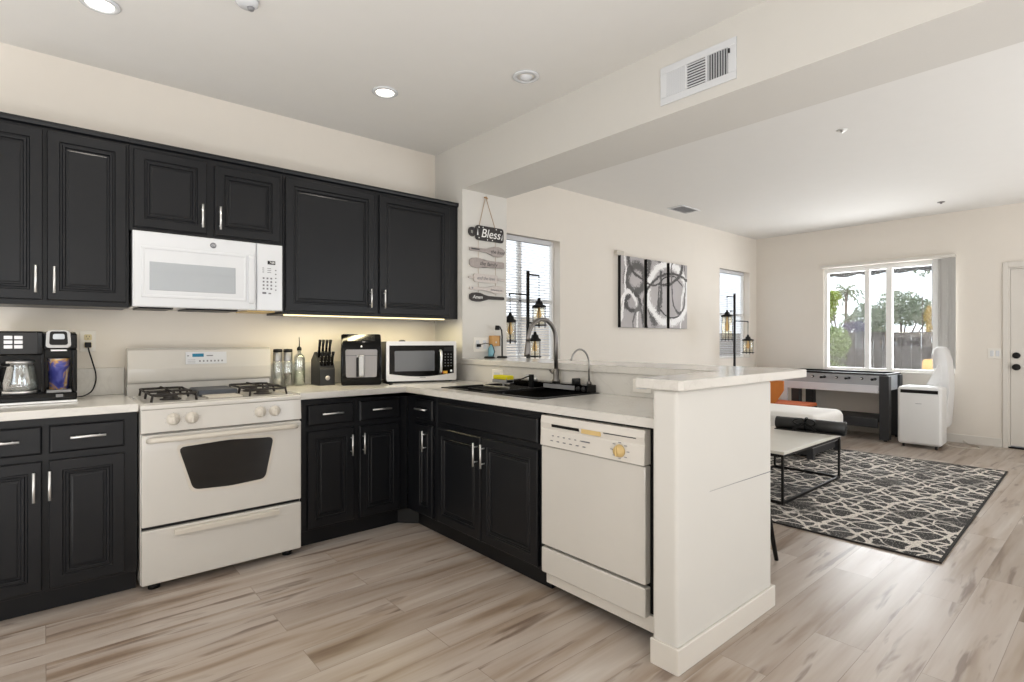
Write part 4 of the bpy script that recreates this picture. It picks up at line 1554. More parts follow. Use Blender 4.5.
def downlight(x, y, label, lit):
    r = thing('recessed_light', label, 'ceiling light', (x, y, CZ), 0, 'recessed ceiling lights')
    MB().lathe([(0.052, -0.002), (0.076, -0.001), (0.078, -0.006), (0.072, -0.010), (0.056, -0.012), (0.052, -0.004)], n=36).obj('trim_ring', 'white', r)
    MB().lathe([(0.0, -0.001), (0.054, -0.001), (0.054, -0.006), (0, -0.006)], n=36).obj('lens', 'lampe' if lit else 'bulboff', r)
    if lit:
        l = bpy.data.lights.new('downlight', 'SPOT')
        l.energy = 26
        l.spot_size = math.radians(140)
        l.spot_blend = 0.8
        l.shadow_soft_size = 0.05
        l.color = (1, 0.93, 0.82)
        o = bpy.data.objects.new('downlight', l)
        o.location = (x, y, CZ - 0.02)
        COL.objects.link(o)
    return r


downlight(-2.255, -0.737, 'lit round recessed light in ceiling above the tall left cabinet', True)
downlight(-0.867, -0.785, 'lit round recessed light in ceiling above the right wall cabinets', True)
rr = downlight(-0.346, -1.494, 'unlit white recessed eyeball light in ceiling near the beam', False)
MB().ell((0, 0, -0.008), (0.035, 0.035, 0.018)).obj('eyeball', 'white', rr)
r = thing('smoke_detector', 'small white smoke detector at the top of the kitchen ceiling', 'smoke detector', (-1.76, -1.195, CZ))
r.scale = (0.8, 0.8, 0.8)
MB().lathe([(0, 0), (0.06, 0), (0.06, -0.02), (0.045, -0.036), (0, -0.038)]).obj('body', 'white', r)
MB().lathe([(0, -0.036), (0.02, -0.036), (0.016, -0.05), (0, -0.05)], (0.02, 0, 0)).obj('sensor', 'grey', r)
r = thing('fire_sprinkler', 'small round ceiling fitting left of the living room ceiling', 'sprinkler', (1.928, -2.398, CZ))
MB().lathe([(0, 0), (0.035, 0), (0.033, -0.006), (0.012, -0.008), (0.01, -0.02), (0, -0.02)]).obj('plate', 'chrome', r)
r = thing('fire_sprinkler', 'small round ceiling fitting in front of the picture window', 'sprinkler', (5.056, -2.38, CZ))
MB().lathe([(0, 0), (0.035, 0), (0.033, -0.006), (0.012, -0.008), (0.01, -0.02), (0, -0.02)]).obj('plate', 'dsteel', r)
# ceiling vent
r = thing('ceiling_vent', 'small louvered air vent in the living room ceiling', 'vent', (3.20, -0.34, CZ))
b = MB()
b.box(-0.19, 0.19, -0.10, -0.085, -0.008, -0.0005)
b.box(-0.19, 0.19, 0.085, 0.10, -0.008, -0.0005)
b.box(-0.19, -0.165, -0.085, 0.085, -0.008, -0.0005)
b.box(0.165, 0.19, -0.085, 0.085, -0.008, -0.0005)
b.obj('frame', 'white', r)
MB().box(-0.165, 0.165, -0.085, 0.085, -0.002, -0.0005).obj('backing', 'inkd', r)
b = MB()
for k in range(9):
    y = -0.078 + k * 0.0192
    b.box(-0.165, 0.165, y, y + 0.008, -0.008, -0.004)
b.obj('louvers', 'grey', r)
# beam register on kitchen side (faces -x)
r = thing('wall_register', 'white three-section air register on the beam over the peninsula', 'vent', (-0.0005, -2.37, 2.545), -PI / 2)
b = MB()
W_, H_ = 0.205, 0.098
i0, j0 = 0.165, 0.062
b.box(-W_, W_, -0.008, 0, j0, H_, 0.002)
b.box(-W_, W_, -0.008, 0, -H_, -j0, 0.002)
b.box(-W_, -i0, -0.008, 0, -j0, j0, 0.002)
b.box(i0, W_, -0.008, 0, -j0, j0, 0.002)
for x in (-0.055, 0.055):
    b.box(x - 0.005, x + 0.005, -0.008, 0, -j0, j0)
b.obj('frame', 'white', r)
MB().box(-i0, i0, -0.0015, -0.0005, -j0, j0).obj('duct_backing', 'inkd', r)
for sec, (xa, xb) in enumerate(((-i0, -0.06), (-0.05, 0.05), (0.06, i0))):
    b = MB()
    if sec == 1:
        for k in range(9):
            z = -0.055 + k * 0.0136
            b.box(xa, xb, -0.0085, -0.0035, z - 0.0028, z + 0.0028)
    else:
        nn = 8
        for k in range(nn):
            x = xa + (k + 0.5) * (xb - xa) / nn
            ang = math.radians(38 if sec == 0 else -38)
            b.box(-0.006, 0.006, -0.0008, 0.0008, -j0, j0, mat4=Matrix.Translation((x, -0.0055, 0)) @ Matrix.Rotation(ang, 4, 'Z'))
    b.obj('louvers', 'white', r)
MB().box(0.168, 0.176, -0.016, -0.008, 0.03, 0.05, 0.001).obj('damper_lever', 'dgrey', r)

# ------------------------------------------------------------------ blinds
def blind(name, label, x0, x1, z0, z1, y, tilt, ladders):
    r = thing(name, label, 'blind', ((x0 + x1) / 2, y, z1))
    w = (x1 - x0) / 2
    MB().box(-w, w, -0.025, 0.025, -0.045, -0.001, 0.003).obj('headrail', 'blind', r)
    b = MB()
    n = int((z1 - z0 - 0.09) / 0.0255)
    for k in range(n):
        z = -0.062 - k * 0.0255
        b.box(-w + 0.004, w - 0.004, -0.0125, 0.0125, -0.0008, 0.0008, mat4=Matrix.Translation((0, 0, z)) @ Matrix.Rotation(math.radians(tilt), 4, 'X'))
    b.obj('slats', 'blind', r)
    zb = -0.062 - n * 0.0255
    MB().box(-w + 0.004, w - 0.004, -0.012, 0.012, zb - 0.012, zb, 0.002).obj('bottom_rail', 'blind', r)
    b = MB()
    for x in ladders:
        b.tube([(x, -0.014, -0.04), (x, -0.014, zb)], 0.0012, 5)
    b.obj('ladder_cords', 'blind', r)
    return r


blind('window_blind', 'white horizontal blind in the window beside the hanging sign', 0.61, 1.395, 1.02, 2.205, 0.06, 22, (-0.3, 0.0, 0.3))
blind('window_blind', 'white horizontal blind in the narrow window near far corner', 4.67, 5.44, 0.97, 2.215, 0.06, 22, (-0.3, 0.3))
# vertical blind gathered at the right of the picture window
r = thing('vertical_blind', 'grey vertical blind gathered at right side of the picture window', 'blind', (XR - 0.045, -2.28, 2.245))
MB().box(-0.03, 0.044, -0.11, 1.355, -0.042, -0.004, 0.004).obj('headrail', 'trim', r)
for k in range(8):
    b = MB()
    y = -0.085 + k * 0.024
    b.box(-0.036, 0.036, -0.001, 0.001, -1.37, -0.045, mat4=Matrix.Translation((0.002, y, 0)) @ Matrix.Rotation(math.radians(58 + 6 * math.sin(k * 1.7)), 4, 'Z'))
    b.obj('vane', 'vane', r)
b = MB()
b.tube([(-0.035, 0.105, -0.07), (-0.035, 0.105, -0.85)], 0.005, 8)
b.obj('wand', 'white', r)

# ------------------------------------------------------------------ lantern floor lamps
def lantern(parent_specs, r):
    x, ztop, zbot, rad, hang = parent_specs
    h = ztop - zbot
    b = MB()
    b.tube([(x, 0, hang), (x, 0, ztop + 0.05)], 0.003, 6)
    b.lathe([(0, ztop + 0.055), (0.012, ztop + 0.055), (0.016, ztop + 0.03), (0.03, ztop + 0.025), (0.034, ztop), (rad + 0.014, ztop - 0.012), (rad + 0.016, ztop - 0.028), (rad - 0.004, ztop - 0.03), (0, ztop - 0.02)], (x, 0, 0), n=24)
    for k in range(4):
        a = PI / 4 + k * PI / 2
        b.tube([(x + (rad + 0.006) * math.cos(a), (rad + 0.006) * math.sin(a), ztop - 0.02), (x + (rad + 0.006) * math.cos(a), (rad + 0.006) * math.sin(a), zbot + 0.0)], 0.004, 6)
    b.lathe([(rad - 0.01, zbot + 0.018), (rad + 0.02, zbot + 0.018), (rad + 0.02, zbot + 0.028), (rad - 0.01, zbot + 0.028)], (x, 0, 0), n=24)
    f = b.obj('lantern_cage', 'blackm', r)
    MB().lathe([(rad - 0.004, zbot + 0.03), (rad - 0.001, zbot + 0.03), (rad - 0.001, ztop - 0.03), (rad - 0.004, ztop - 0.03)], (x, 0, 0), n=24).obj('glass_shade', 'amber', f)
    b = MB()
    b.lathe([(0, zbot + h * 0.35), (0.018, zbot + h * 0.42), (0.024, zbot + h * 0.55), (0.012, zbot + h * 0.75), (0.011, ztop - 0.025), (0, ztop - 0.025)], (x, 0, 0), n=16)
    b.obj('bulb', 'bulb', f)


def floor_lamp(x, y, label, arms, lanterns):
    r = thing('lantern_floor_lamp', label, 'floor lamp', (x, y, 0), 0, 'floor lamps with hanging lanterns')
    MB().lathe([(0, 0), (0.15, 0), (0.15, 0.015), (0.14, 0.022), (0.02, 0.026), (0.018, 0.05), (0, 0.05)], n=36).obj('base', 'blackm', r)
    MB().tube([(0, 0, 0.04), (0, 0, 1.83)], 0.0155, 12).obj('pole', 'blackm', r)
    for (ax, az) in arms:
        b = MB()
        b.tube([(0, 0, az), (ax, 0, az), (ax, 0, az - 0.018)], 0.007, 8)
        b.obj('arm', 'blackm', r)
    for l in lanterns:
        lantern(l, r)
    return r


floor_lamp(0.765, -0.30, 'black pole lamp with hanging lanterns before the kitchen-side blind window', [(0.135, 1.795), (-0.215, 1.618), (0.085, 1.372)],
           [(0.135, 1.54, 1.33, 0.048, 1.79), (-0.205, 1.40, 1.19, 0.036, 1.61), (0.085, 1.24, 1.05, 0.038, 1.37)])
floor_lamp(4.490, -0.30, 'black pole lamp with hanging lanterns before the far corner window', [(-0.20, 1.787), (0.38, 1.470), (-0.10, 1.60)],
           [(-0.20, 1.55, 1.20, 0.060, 1.785), (0.38, 1.235, 1.02, 0.060, 1.47)])

# ------------------------------------------------------------------ rug, coffee table, mat roll
o = MB().box(1.275, 4.27, -3.085, -0.75, 0.0005, 0.009, 0.003).obj('area_rug', 'rug')
pv = Matrix.Translation((1.268, -3.10, 0)) @ Matrix.Rotation(0.026, 4, 'Z') @ Matrix.Translation((-1.268, 3.10, 0))
o.matrix_world = pv
tag(o, 'large charcoal and cream distressed lattice rug on the plank floor', 'rug')
r = o
b = MB()
for (a, c, d, e) in ((1.262, 4.283, -3.098, -3.083), (1.262, 4.283, -0.752, -0.737), (1.262, 1.277, -3.083, -0.752), (4.268, 4.283, -3.083, -0.752)):
    b.box(a, c, d, e, 0.0005, 0.010, 0.002)
b.obj('binding', 'rugedge', r)
RT = 0.0095
r = thing('coffee_table', 'low table with white top and thin black frame on rug', 'coffee table', (1.665, -2.095, RT))
b = MB()
b.box(-0.012, 1.185, -0.01, 0.56, 0.368, 0.392, 0.003)
b.obj('tabletop', 'marble', r)
b = MB()
q = 0.008
for y in (0.0, 0.55):
    b.box(0.0, 1.17, y, y + 2 * q, 0.346, 0.368)
    b.box(0.0, 1.17, y, y + 2 * q, 0.0, 0.02)
for x in (0.0, 1.154):
    b.box(x, x + 2 * q, 2 * q, 0.55, 0.346, 0.368)
    b.box(x, x + 2 * q, 2 * q, 0.55, 0.0, 0.02)
b.obj('frame', 'blackm', r)
for x in (0.0, 1.154):
    for y in (0.0, 0.55):
        MB().box(x, x + 2 * q, y, y + 2 * q, 0.02, 0.346).obj('leg', 'blackm', r)

r = thing('rolled_mat', 'rolled black mat tied with black ribbon bow on white table', 'mat', (2.745, -1.88, RT + 0.393))
ang = math.atan2(-0.44, 0.62)
b = MB()
b.M = Matrix.Rotation(math.radians(-84), 4, 'Z')
L = 0.28
b.tube([(-L, 0, 0.056), (-L * 0.5, 0, 0.056), (L * 0.5, 0, 0.056), (L, 0, 0.056)], 0.055, 24)
b.box(-L, L, -0.075, 0.0, 0.0, 0.006, 0.002)
for rr_ in (0.04, 0.028, 0.016):
    b.tube([(L + 0.001, rr_ * math.cos(a), 0.056 + rr_ * math.sin(a)) for a in [2 * PI * k / 20 for k in range(20)]], 0.0015, 5, closed=True)
b.obj('roll', 'leather', r)
b = MB()
b.M = Matrix.Rotation(math.radians(-84), 4, 'Z')
b.tube([(-0.03, 0.059 * math.cos(a), 0.060 + 0.057 * math.sin(a)) for a in [2 * PI * k / 24 for k in range(24)]], 0.008, 6, closed=True)
for sg in (-1, 1):
    loop = [(-0.03, -0.05, 0.085)] + [(-0.03 + sg * (0.02 + 0.07 * math.sin(PI * k / 8)), -0.062 - 0.012 * math.sin(PI * k / 8), 0.085 + 0.03 * math.cos(PI * k / 8) * (1 if k < 9 else 0)) for k in range(9)] + [(-0.03, -0.05, 0.08)]
    b.tube(loop, 0.007, 6)
    b.prism([(-0.03, 0.085), (-0.03 + sg * 0.03, 0.08), (-0.03 + sg * 0.11, 0.012), (-0.03 + sg * 0.075, 0.005)], 'xz', -0.075, -0.068)
b.obj('ribbon_bow', 'black', r)

# ------------------------------------------------------------------ daybed / bench
r = thing('upholstered_bench', 'wide white upholstered bench on dark base behind the coffee table', 'bench', (3.80, -1.10, RT))
b = MB()
b.box(-0.41, 0.41, -0.60, 0.62, 0.19, 0.45, 0.075, 5)
b.obj('cushion', 'fabric', r)
b = MB()
b.box(-0.39, 0.39, -0.565, 0.60, 0.115, 0.195, 0.006)
b.obj('apron', 'grey', r)
b = MB()
b.box(-0.35, 0.35, -0.53, 0.56, 0.03, 0.12, 0.004)
b.obj('plinth', 'foosb', r)
for x in (-0.36, 0.36):
    for y in (-0.535, 0.56):
        MB().box(x - 0.03, x + 0.03, y - 0.03, y + 0.03, 0, 0.116, 0.004).obj('leg', 'foosb', r)
# ------------------------------------------------------------------ bar stool
def stool(x, y, rz, label):
    r = thing('bar_stool', label, 'stool', (x, y, 0), rz, 'bar stools at the raised bar')
    b = MB()
    b.box(-0.19, 0.19, -0.19, 0.19, 0.66, 0.69, 0.012, 4)
    b.obj('seat', 'orange', r)
    b = MB()
    pts_o, pts_i = [], []
    for k in range(13):
        a = -PI * 0.32 + k * PI * 0.64 / 12
        pts_o.append((0.215 * math.cos(a), 0.225 * math.sin(a)))
        pts_i.append((0.2 * math.cos(a), 0.21 * math.sin(a)))
    b.prism(pts_o + pts_i[::-1], 'xy', 0.86, 0.965, bev=0.003)
    b.obj('backrest', 'orange', r)
    b = MB()
    for sy in (-0.13, 0.13):
        b.tube([(0.15, sy, 0.67), (0.185, sy, 0.78), (0.188, sy, 0.9)], 0.01, 8)
    b.obj('back_supports', 'blackm', r)
    for sx in (-1, 1):
        for sy in (-1, 1):
            MB().tube([(sx * 0.22, sy * 0.22, 0.0), (sx * 0.14, sy * 0.14, 0.665)], [0.011, 0.018], 10).obj('leg', 'blackm', r)
    b = MB()
    c_ = [(-0.193, -0.193), (0.193, -0.193), (0.193, 0.193), (-0.193, 0.193)]
    for k in range(4):
        p_, q_ = c_[k], c_[(k + 1) % 4]
        b.tube([(p_[0], p_[1], 0.22), (q_[0], q_[1], 0.22)], 0.008, 8)
    b.obj('footrest', 'blackm', r)
    return r


stool(0.415, -2.265, 0.0, 'bar stool tucked under the raised bar, one black leg peeking past end wall')

# ------------------------------------------------------------------ foosball table
r = thing('foosball_table', 'grey and black foosball table standing under the picture window', 'game table', (5.43, -1.24, 0))
hx, hy = 0.285, 0.60
b = MB()
b.box(-hx, -hx + 0.02, -hy, hy, 0.605, 0.79, 0.002)
b.box(hx - 0.02, hx, -hy, hy, 0.605, 0.79, 0.002)
b.box(-hx + 0.02, hx - 0.02, -hy, -hy + 0.02, 0.605, 0.79)
b.box(-hx + 0.02, hx - 0.02, hy - 0.02, hy, 0.605, 0.79)
b.box(-hx + 0.02, hx - 0.02, -hy + 0.02, hy - 0.02, 0.64, 0.655)
b.obj('cabinet', 'foosg', r)
b = MB()
b.box(-hx - 0.006, -hx + 0.028, -hy - 0.01, hy + 0.01, 0.79, 0.812, 0.003)
b.box(hx - 0.028, hx + 0.006, -hy - 0.01, hy + 0.01, 0.79, 0.812, 0.003)
b.box(-hx + 0.028, hx - 0.028, -hy - 0.01, -hy + 0.028, 0.79, 0.812, 0.003)
b.box(-hx + 0.028, hx - 0.028, hy - 0.028, hy + 0.01, 0.79, 0.812, 0.003)
b.obj('top_rail', 'black', r)
b = MB()
b.box(-hx - 0.03, -hx - 0.002, -hy + 0.075, hy + 0.0, 0.575, 0.668, 0.004)
b.box(-hx - 0.03, -hx - 0.002, hy - 0.08, hy + 0.0, 0.0, 0.575, 0.004)
b.obj('apron', 'foosw', r)
for sx in (-1, 1):
    for sy in (-1, 1):
        b = MB()
        x = sx * (hx - 0.045)
        y = sy * (hy - 0.02) if sy < 0 else hy - 0.17
        b.box(x - 0.05, x + 0.05, y - 0.05, y + 0.05, 0.02, 0.785 if sy < 0 else 0.604, 0.004)
        b.cyl((x, y, 0), (x, y, 0.02), 0.02, n=14)
        b.obj('leg', 'foosb', r)
b = MB()
b.box(-hx + 0.0, -hx + 0.03, -hy + 0.085, hy - 0.22, 0.155, 0.265, 0.004)
b.box(hx - 0.03, hx, -hy + 0.085, hy - 0.22, 0.155, 0.265, 0.004)
b.box(-hx + 0.03, hx - 0.03, -hy + 0.085, hy - 0.22, 0.25, 0.265, 0.003)
b.obj('lower_shelf', 'foosb', r)
for k in range(8):
    y = -hy + 0.11 + k * 0.14
    side = -1 if k % 2 == 0 else 1
    b = MB()
    b.tube([(-hx - 0.05, y, 0.745), (hx + 0.05, y, 0.745)], 0.006, 8)
    rod = b.obj('rod', 'chrome', r)
    b = MB()
    b.cyl((-hx - 0.012, y, 0.745), (-hx + 0.0, y, 0.745), 0.016, n=14)
    if side < 0:
        b.cyl((-hx - 0.13, y, 0.745), (-hx - 0.04, y, 0.745), 0.015, n=12)
    b.obj('rod_bushing', 'black', rod)
    b = MB()
    for j in range(3):
        x = -0.15 + 0.15 * j
        b.box(x - 0.012, x + 0.012, y - 0.008, y + 0.008, 0.68, 0.775, 0.004)
    b.obj('players', 'stickr' if side < 0 else 'black', rod)

# ------------------------------------------------------------------ portable air conditioner
r = thing('portable_air_conditioner', 'white portable air conditioner on the floor right of foosball table', 'air conditioner', (5.16, -2.187, 0), math.radians(2))
b = MB()
b.box(-0.165, 0.165, -0.203, 0.203, 0.035, 0.688, 0.035, 6)
smooth(b.obj('shell', 'ac', r), 50)
b = MB()
b.box(-0.172, -0.150, -0.186, 0.186, 0.055, 0.615, 0.012, 4)
smooth(b.obj('front_panel', 'ac', r), 50)
b = MB()
b.box(-0.171, -0.10, -0.172, 0.172, 0.618, 0.656, 0.003)
b.obj('air_outlet', 'black', r)
b = MB().box(-0.14, 0.12, -0.15, 0.15, 0.686, 0.692, 0.003)
b.obj('top_panel', 'plastw', r)
b = MB().box(-0.1735, -0.1715, -0.025, 0.03, 0.50, 0.504)
b.obj('brand_mark', 'ink', r)
for x in (-0.12, 0.12):
    for y in (-0.15, 0.15):
        MB().cyl((x - 0.0, y - 0.01, 0.019), (x, y + 0.01, 0.019), 0.019, n=14).box(x - 0.01, x + 0.01, y - 0.01, y + 0.01, 0.02, 0.045).obj('caster', 'dgrey', r)
b = MB()
for k in range(4):
    b.box(-0.05, 0.06, -0.1975, -0.1945, 0.50 + k * 0.018, 0.507 + k * 0.018)
b.obj('side_grille', 'grey', r)
r = thing('power_cord', 'pale power cord lying on the floor behind air conditioner', 'cord')
b = MB()
b.tube([(5.36, -2.36, 0.03), (5.40, -2.42, 0.006), (5.38, -2.55, 0.005), (5.45, -2.66, 0.005), (5.60, -2.62, 0.005), (5.72, -2.50, 0.005), (5.752, -2.46, 0.03)], 0.005, 8)
b.obj('cable', 'bisque2', r)

# ------------------------------------------------------------------ white lounge chair seen from the side
r = thing('white_chair', 'tall white padded chair standing behind the portable air conditioner', 'chair', (5.515, -2.26, 0))
b = MB()
prof = [(0.02, 1.105), (-0.02, 1.14), (-0.065, 1.135), (-0.095, 1.09), (-0.115, 0.98), (-0.13, 0.80), (-0.132, 0.62), (-0.122, 0.42), (-0.115, 0.24), (-0.095, 0.20), (-0.075, 0.24), (-0.07, 0.42), (-0.05, 0.62), (-0.025, 0.85), (0.01, 1.02), (0.024, 1.07)]
b.prism(prof, 'yz', -0.15, 0.15, bev=0.03)
smooth(b.obj('backrest', 'plastw', r), 60)
b = MB()
b.box(-0.15, 0.15, -0.065, 0.30, 0.40, 0.47, 0.03, 5)
smooth(b.obj('seat', 'plastw', r), 60)
for sx in (-1, 1):
    b = MB()
    b.prism([(-0.06, 0.95), (-0.03, 0.93), (0.075, 0.68), (0.20, 0.62), (0.20, 0.60), (0.0, 0.60), (-0.075, 0.80)], 'yz', sx * 0.14 - 0.012, sx * 0.14 + 0.012, bev=0.006)
    b.box(sx * 0.14 - 0.01, sx * 0.14 + 0.01, 0.13, 0.17, 0.44, 0.61, 0.004)
    smooth(b.obj('armrest', 'plastw', r), 50)
b = MB()
b.tube([(0, 0.08, 0.05), (0, 0.08, 0.41)], 0.022, 12)
b.obj('pedestal', 'chrome', r)
MB().lathe([(0, 0), (0.13, 0), (0.13, 0.012), (0.03, 0.03), (0.02, 0.055), (0, 0.055)], (0, 0.08, 0)).obj('base', 'chrome', r)

# orange accent chair between the bench and the game table
r = thing('accent_chair', 'orange accent chair glimpsed between end wall, white bench and game table', 'chair', (4.62, -0.62, 0))
b = MB()
b.box(-0.23, 0.23, -0.57, 0.18, 0.395, 0.436, 0.015, 3)
b.obj('seat', 'rust', r)
b = MB()
b.prism([(-0.345, 0.60), (-0.345, 0.715), (0.19, 0.72), (0.19, 0.43), (-0.24, 0.43)], 'yz', -0.22, -0.195, bev=0.004)
b.obj('side_panel', 'orange', r)
b = MB()
b.box(-0.22, 0.22, 0.19, 0.22, 0.40, 0.74, 0.008, 3)
b.obj('backrest', 'orange', r)
for sx in (-0.2, 0.2):
    for sy in (-0.56, 0.16):
        MB().cyl((sx, sy, 0), (sx, sy, 0.397), 0.014, 0.018, 12).obj('leg', 'foosb', r)

# ------------------------------------------------------------------ outside
struct(MB().box(XR + T, 60, -14, 16, -0.12, -0.02).obj('ground', 'ground'))
struct(MB().box(XL - 3, XR + T, T, 16, -0.12, -0.02).obj('ground', 'ground'))
r = thing('garden_fence', 'weathered grey board fence across the garden beyond picture window', 'fence', (9.0, -1.0, -0.02))
y = -3.2
while y < 3.6:
    b = MB().box(-0.01, 0.01, y, y + 0.134, 0.0, 1.355 + 0.004 * math.sin(y * 9))
    b.obj('board', 'fence', r)
    y += 0.142
b = MB().box(-0.03, 0.0, -3.2, 3.7, 1.352, 1.372)
b.box(0.01, 0.05, -3.2, 3.7, 0.3, 0.38).box(0.01, 0.05, -3.2, 3.7, 1.0, 1.08)
b.obj('rail', 'fence', r)
r = thing('block_wall', 'pale garden block wall seen through the horizontal window blinds', 'wall', (3.0, 2.6, -0.02))
b = MB().box(-4.0, 4.0, -0.1, 0.1, 0, 1.55, 0.01)
b.obj('blocks', 'block', r)
b = MB().box(-4.0, 4.0, -0.13, 0.13, 1.55, 1.60, 0.01)
b.obj('cap', 'block', r)
# scalloped awning edge just outside the picture window
r = thing('awning', 'dark scalloped awning edge hanging outside the picture window top', 'awning', (6.55, -1.6, 2.185))
b = MB()
n = 60
y0_, y1_ = -1.6, 1.5
top = [(y0_ + (y1_ - y0_) * k / n, 0.10) for k in range(n + 1)]
bot = [(y0_ + (y1_ - y0_) * k / n, -0.005 - 0.035 * abs(math.sin(PI * (k / n) * 9))) for k in range(n + 1)]
b.prism(top + bot[::-1], 'yz', -0.004, 0.004)
b.obj('valance', 'awning', r)
b = MB()
b.box(-0.62, 0.0, y0_, y1_, 0.10, 0.112)
b.obj('canopy', 'awning', r)
# patio chair outside
r = thing('wooden_chair', 'light wooden chair with rounded back standing outside picture window', 'chair', (6.45, -2.02, -0.02))
b = MB()
b.prism(rounded([(-0.10, 0.80), (0.10, 0.80), (0.10, 0.985), (-0.10, 0.985)], 0.06), 'yz', -0.02, 0.0, bev=0.004)
b.obj('backrest', 'wood', r)
MB().box(0.0, 0.36, -0.19, 0.19, 0.43, 0.46, 0.008).obj('seat', 'wood', r)
MB().box(-0.015, 0.0, -0.03, 0.03, 0.44, 0.82, 0.003).obj('back_post', 'wood', r)
for sx in (0.02, 0.33):
    for sy in (-0.16, 0.16):
        MB().box(sx - 0.015, sx + 0.015, sy - 0.015, sy + 0.015, 0, 0.431, 0.002).obj('leg', 'wood', r)


def leaves(b_list, center, rad, n, size, seed=0, hollow=0.35):
    rnd = random.Random(seed)
    vs, fs = b_list
    for _ in range(n):
        while True:
            p = Vector((rnd.uniform(-1, 1), rnd.uniform(-1, 1), rnd.uniform(-1, 1)))
            if hollow < p.length < 1:
                break
        c = Vector((center[0] + p.x * rad[0], center[1] + p.y * rad[1], center[2] + p.z * rad[2]))
        u = Vector((rnd.gauss(0, 1), rnd.gauss(0, 1), rnd.gauss(0, 1))).normalized()
        v = u.cross(Vector((rnd.gauss(0, 1), rnd.gauss(0, 1), rnd.gauss(0, 1)))).normalized()
        s_ = size * rnd.uniform(0.6, 1.3)
        k = len(vs)
        vs += [c - u * s_, c + v * s_ * 0.45, c + u * s_, c - v * s_ * 0.45]
        fs.append((k, k + 1, k + 2, k + 3))


def leafobj(name, bl, m, parent):
    me = bpy.data.meshes.new(name)
    me.from_pydata([tuple(v) for v in bl[0]], [], bl[1])
    me.materials.append(M[m])
    o = bpy.data.objects.new(name, me)
    COL.objects.link(o)
    o.parent = parent
    return o


# hedge shrub
r = thing('garden_shrub', 'bushy green shrub before the fence at left of picture window', 'shrub', (7.8, -0.30, -0.02))
bl = ([], [])
for k, (cy, cz, ra, rz_) in enumerate([(0, 0.45, 0.36, 0.45), (0.1, 0.95, 0.40, 0.45), (0.12, 1.28, 0.34, 0.26), (-0.15, 1.2, 0.2, 0.26), (0.3, 1.35, 0.25, 0.2), (0.45, 0.7, 0.35, 0.6)]):
    leaves(bl, (0, cy, cz), (0.3, ra, rz_), 900, 0.03, k, 0.2)
leafobj('foliage', bl, 'leafg', r)
MB().tube([(0, 0, 0), (0.02, 0.05, 0.6), (0, 0.1, 1.2)], 0.03, 8).obj('stem', 'bark', r)


def tree(name, label, loc, crowns, m, size, n, trunk=0.12, branches=True, seed=0):
    r = thing(name, label, 'tree', loc, 0, 'trees beyond the garden fence')
    bl = ([], [])
    for k, (c, rr_) in enumerate(crowns):
        leaves(bl, c, rr_, n, size, seed + k, 0.1)
    leafobj('crown', bl, m, r)
    b = MB()
    for k, (c, rr_) in enumerate(crowns):
        z0_ = max(0.4, c[2] * 0.35)
        b.tube([(0, 0, 0), (0, 0, z0_), (c[0] * 0.5, c[1] * 0.5, (z0_ + c[2]) / 2), tuple(c)], [trunk, trunk * 0.8, trunk * 0.45, trunk * 0.15], 7)
    b.obj('trunk', 'bark', r)
    return r


tree('broad_tree', 'broad grey-green tree rising over the middle of the fence', (20, 1.5, -0.02),
     [((0, -0.55, 2.2), (0.7, 0.55, 0.4)), ((0, 0.1, 2.55), (0.8, 0.65, 0.38)), ((0, 0.6, 2.1), (0.8, 0.5, 0.4)), ((0, -0.1, 2.05), (0.6, 0.6, 0.35)), ((0, 1.1, 2.05), (0.6, 0.45, 0.5)), ((0, -0.75, 2.0), (0.5, 0.4, 0.35)), ((0, 0.9, 1.6), (0.5, 0.5, 0.35))], 'leafd', 0.065, 900, 0.07, seed=3)
tree('yellow_green_tree', 'bright yellow-green tree at left edge of the picture window view', (14, 1.55, -0.02),
     [((0, 0.25, 2.2), (0.3, 0.24, 0.36)), ((0, 0.3, 1.95), (0.3, 0.22, 0.3)), ((0, 0.15, 2.42), (0.25, 0.22, 0.16))], 'leafy', 0.06, 420, 0.05, seed=20)
tree('orange_leaved_shrub', 'orange and yellow leaved tree at right behind the fence', (13, -0.62, -0.02),
     [((0, -0.1, 1.8), (0.25, 0.16, 0.26)), ((0, -0.15, 1.5), (0.25, 0.18, 0.22))], 'leafo', 0.05, 300, 0.04, seed=30)
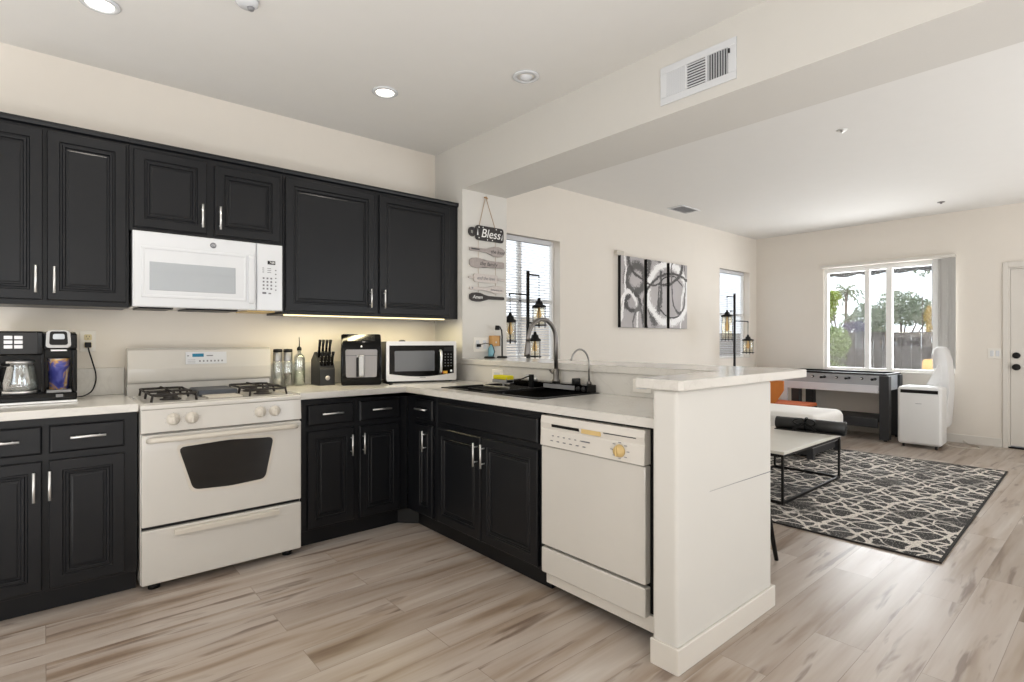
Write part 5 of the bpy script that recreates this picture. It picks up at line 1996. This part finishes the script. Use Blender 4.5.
tree('purple_shrub', 'dark purple-leaved shrub low behind the left part of fence', (16, 1.75, -0.02),
     [((0, 0.0, 1.6), (0.3, 0.35, 0.2))], 'leafp', 0.05, 400, 0.04, seed=40)
tree('overhanging_branch', 'dark sprig of tree high at right in the picture window', (12, -0.75, -0.02),
     [((0, 0.0, 2.75), (0.15, 0.16, 0.2))], 'leafd', 0.05, 60, 0.02, seed=50)


tree('leafy_tree', 'leafy tree behind the garden block wall, seen through corner window', (9.6, 3.9, -0.02),
     [((0, 0, 2.3), (1.2, 0.5, 0.7)), ((-1.0, 0.1, 2.6), (1.0, 0.5, 0.8)), ((0.9, 0.0, 2.0), (1.0, 0.5, 0.6))], 'leafg', 0.06, 500, 0.07, seed=60)


def palm(x, y, h, rad, label, seed):
    r = thing('palm_tree', label, 'palm tree', (x, y, -0.02), 0, 'palms beyond the garden fence')
    rnd = random.Random(seed)
    MB().tube([(0, 0, 0), (0.02, 0.03, h * 0.5), (0, 0, h)], [0.07, 0.05, 0.05], 8).obj('trunk', 'bark', r)
    vs, fs = [], []
    for k in range(22):
        a = rnd.uniform(0, 2 * PI)
        e = rnd.uniform(-0.5, 1.2)
        d = Vector((math.cos(a) * math.cos(e), math.sin(a) * math.cos(e), math.sin(e)))
        side = d.cross(Vector((0, 0, 1))).normalized()
        prev = Vector((0, 0, h))
        for j in range(5):
            t_ = (j + 1) / 5
            p = Vector((0, 0, h)) + d * rad * t_ + Vector((0, 0, -rad * 0.5 * t_ * t_))
            for s_ in (-1, 1):
                q_ = p + side * s_ * rad * 0.22 * (1.1 - t_) + Vector((0, 0, -rad * 0.12))
                kk_ = len(vs)
                vs += [prev, p, q_]
                fs.append((kk_, kk_ + 1, kk_ + 2))
            prev = p
    leafobj('fronds', (vs, fs), 'palm', r)
    return r


palm(21, 3.55, 3.1, 0.75, 'tallest palm at left through the picture window', 1)
palm(19, 2.85, 1.95, 0.5, 'short palm left of the window mullion over the fence', 2)
palm(24, 3.3, 2.2, 0.5, 'distant small palm beside the tallest palm', 5)
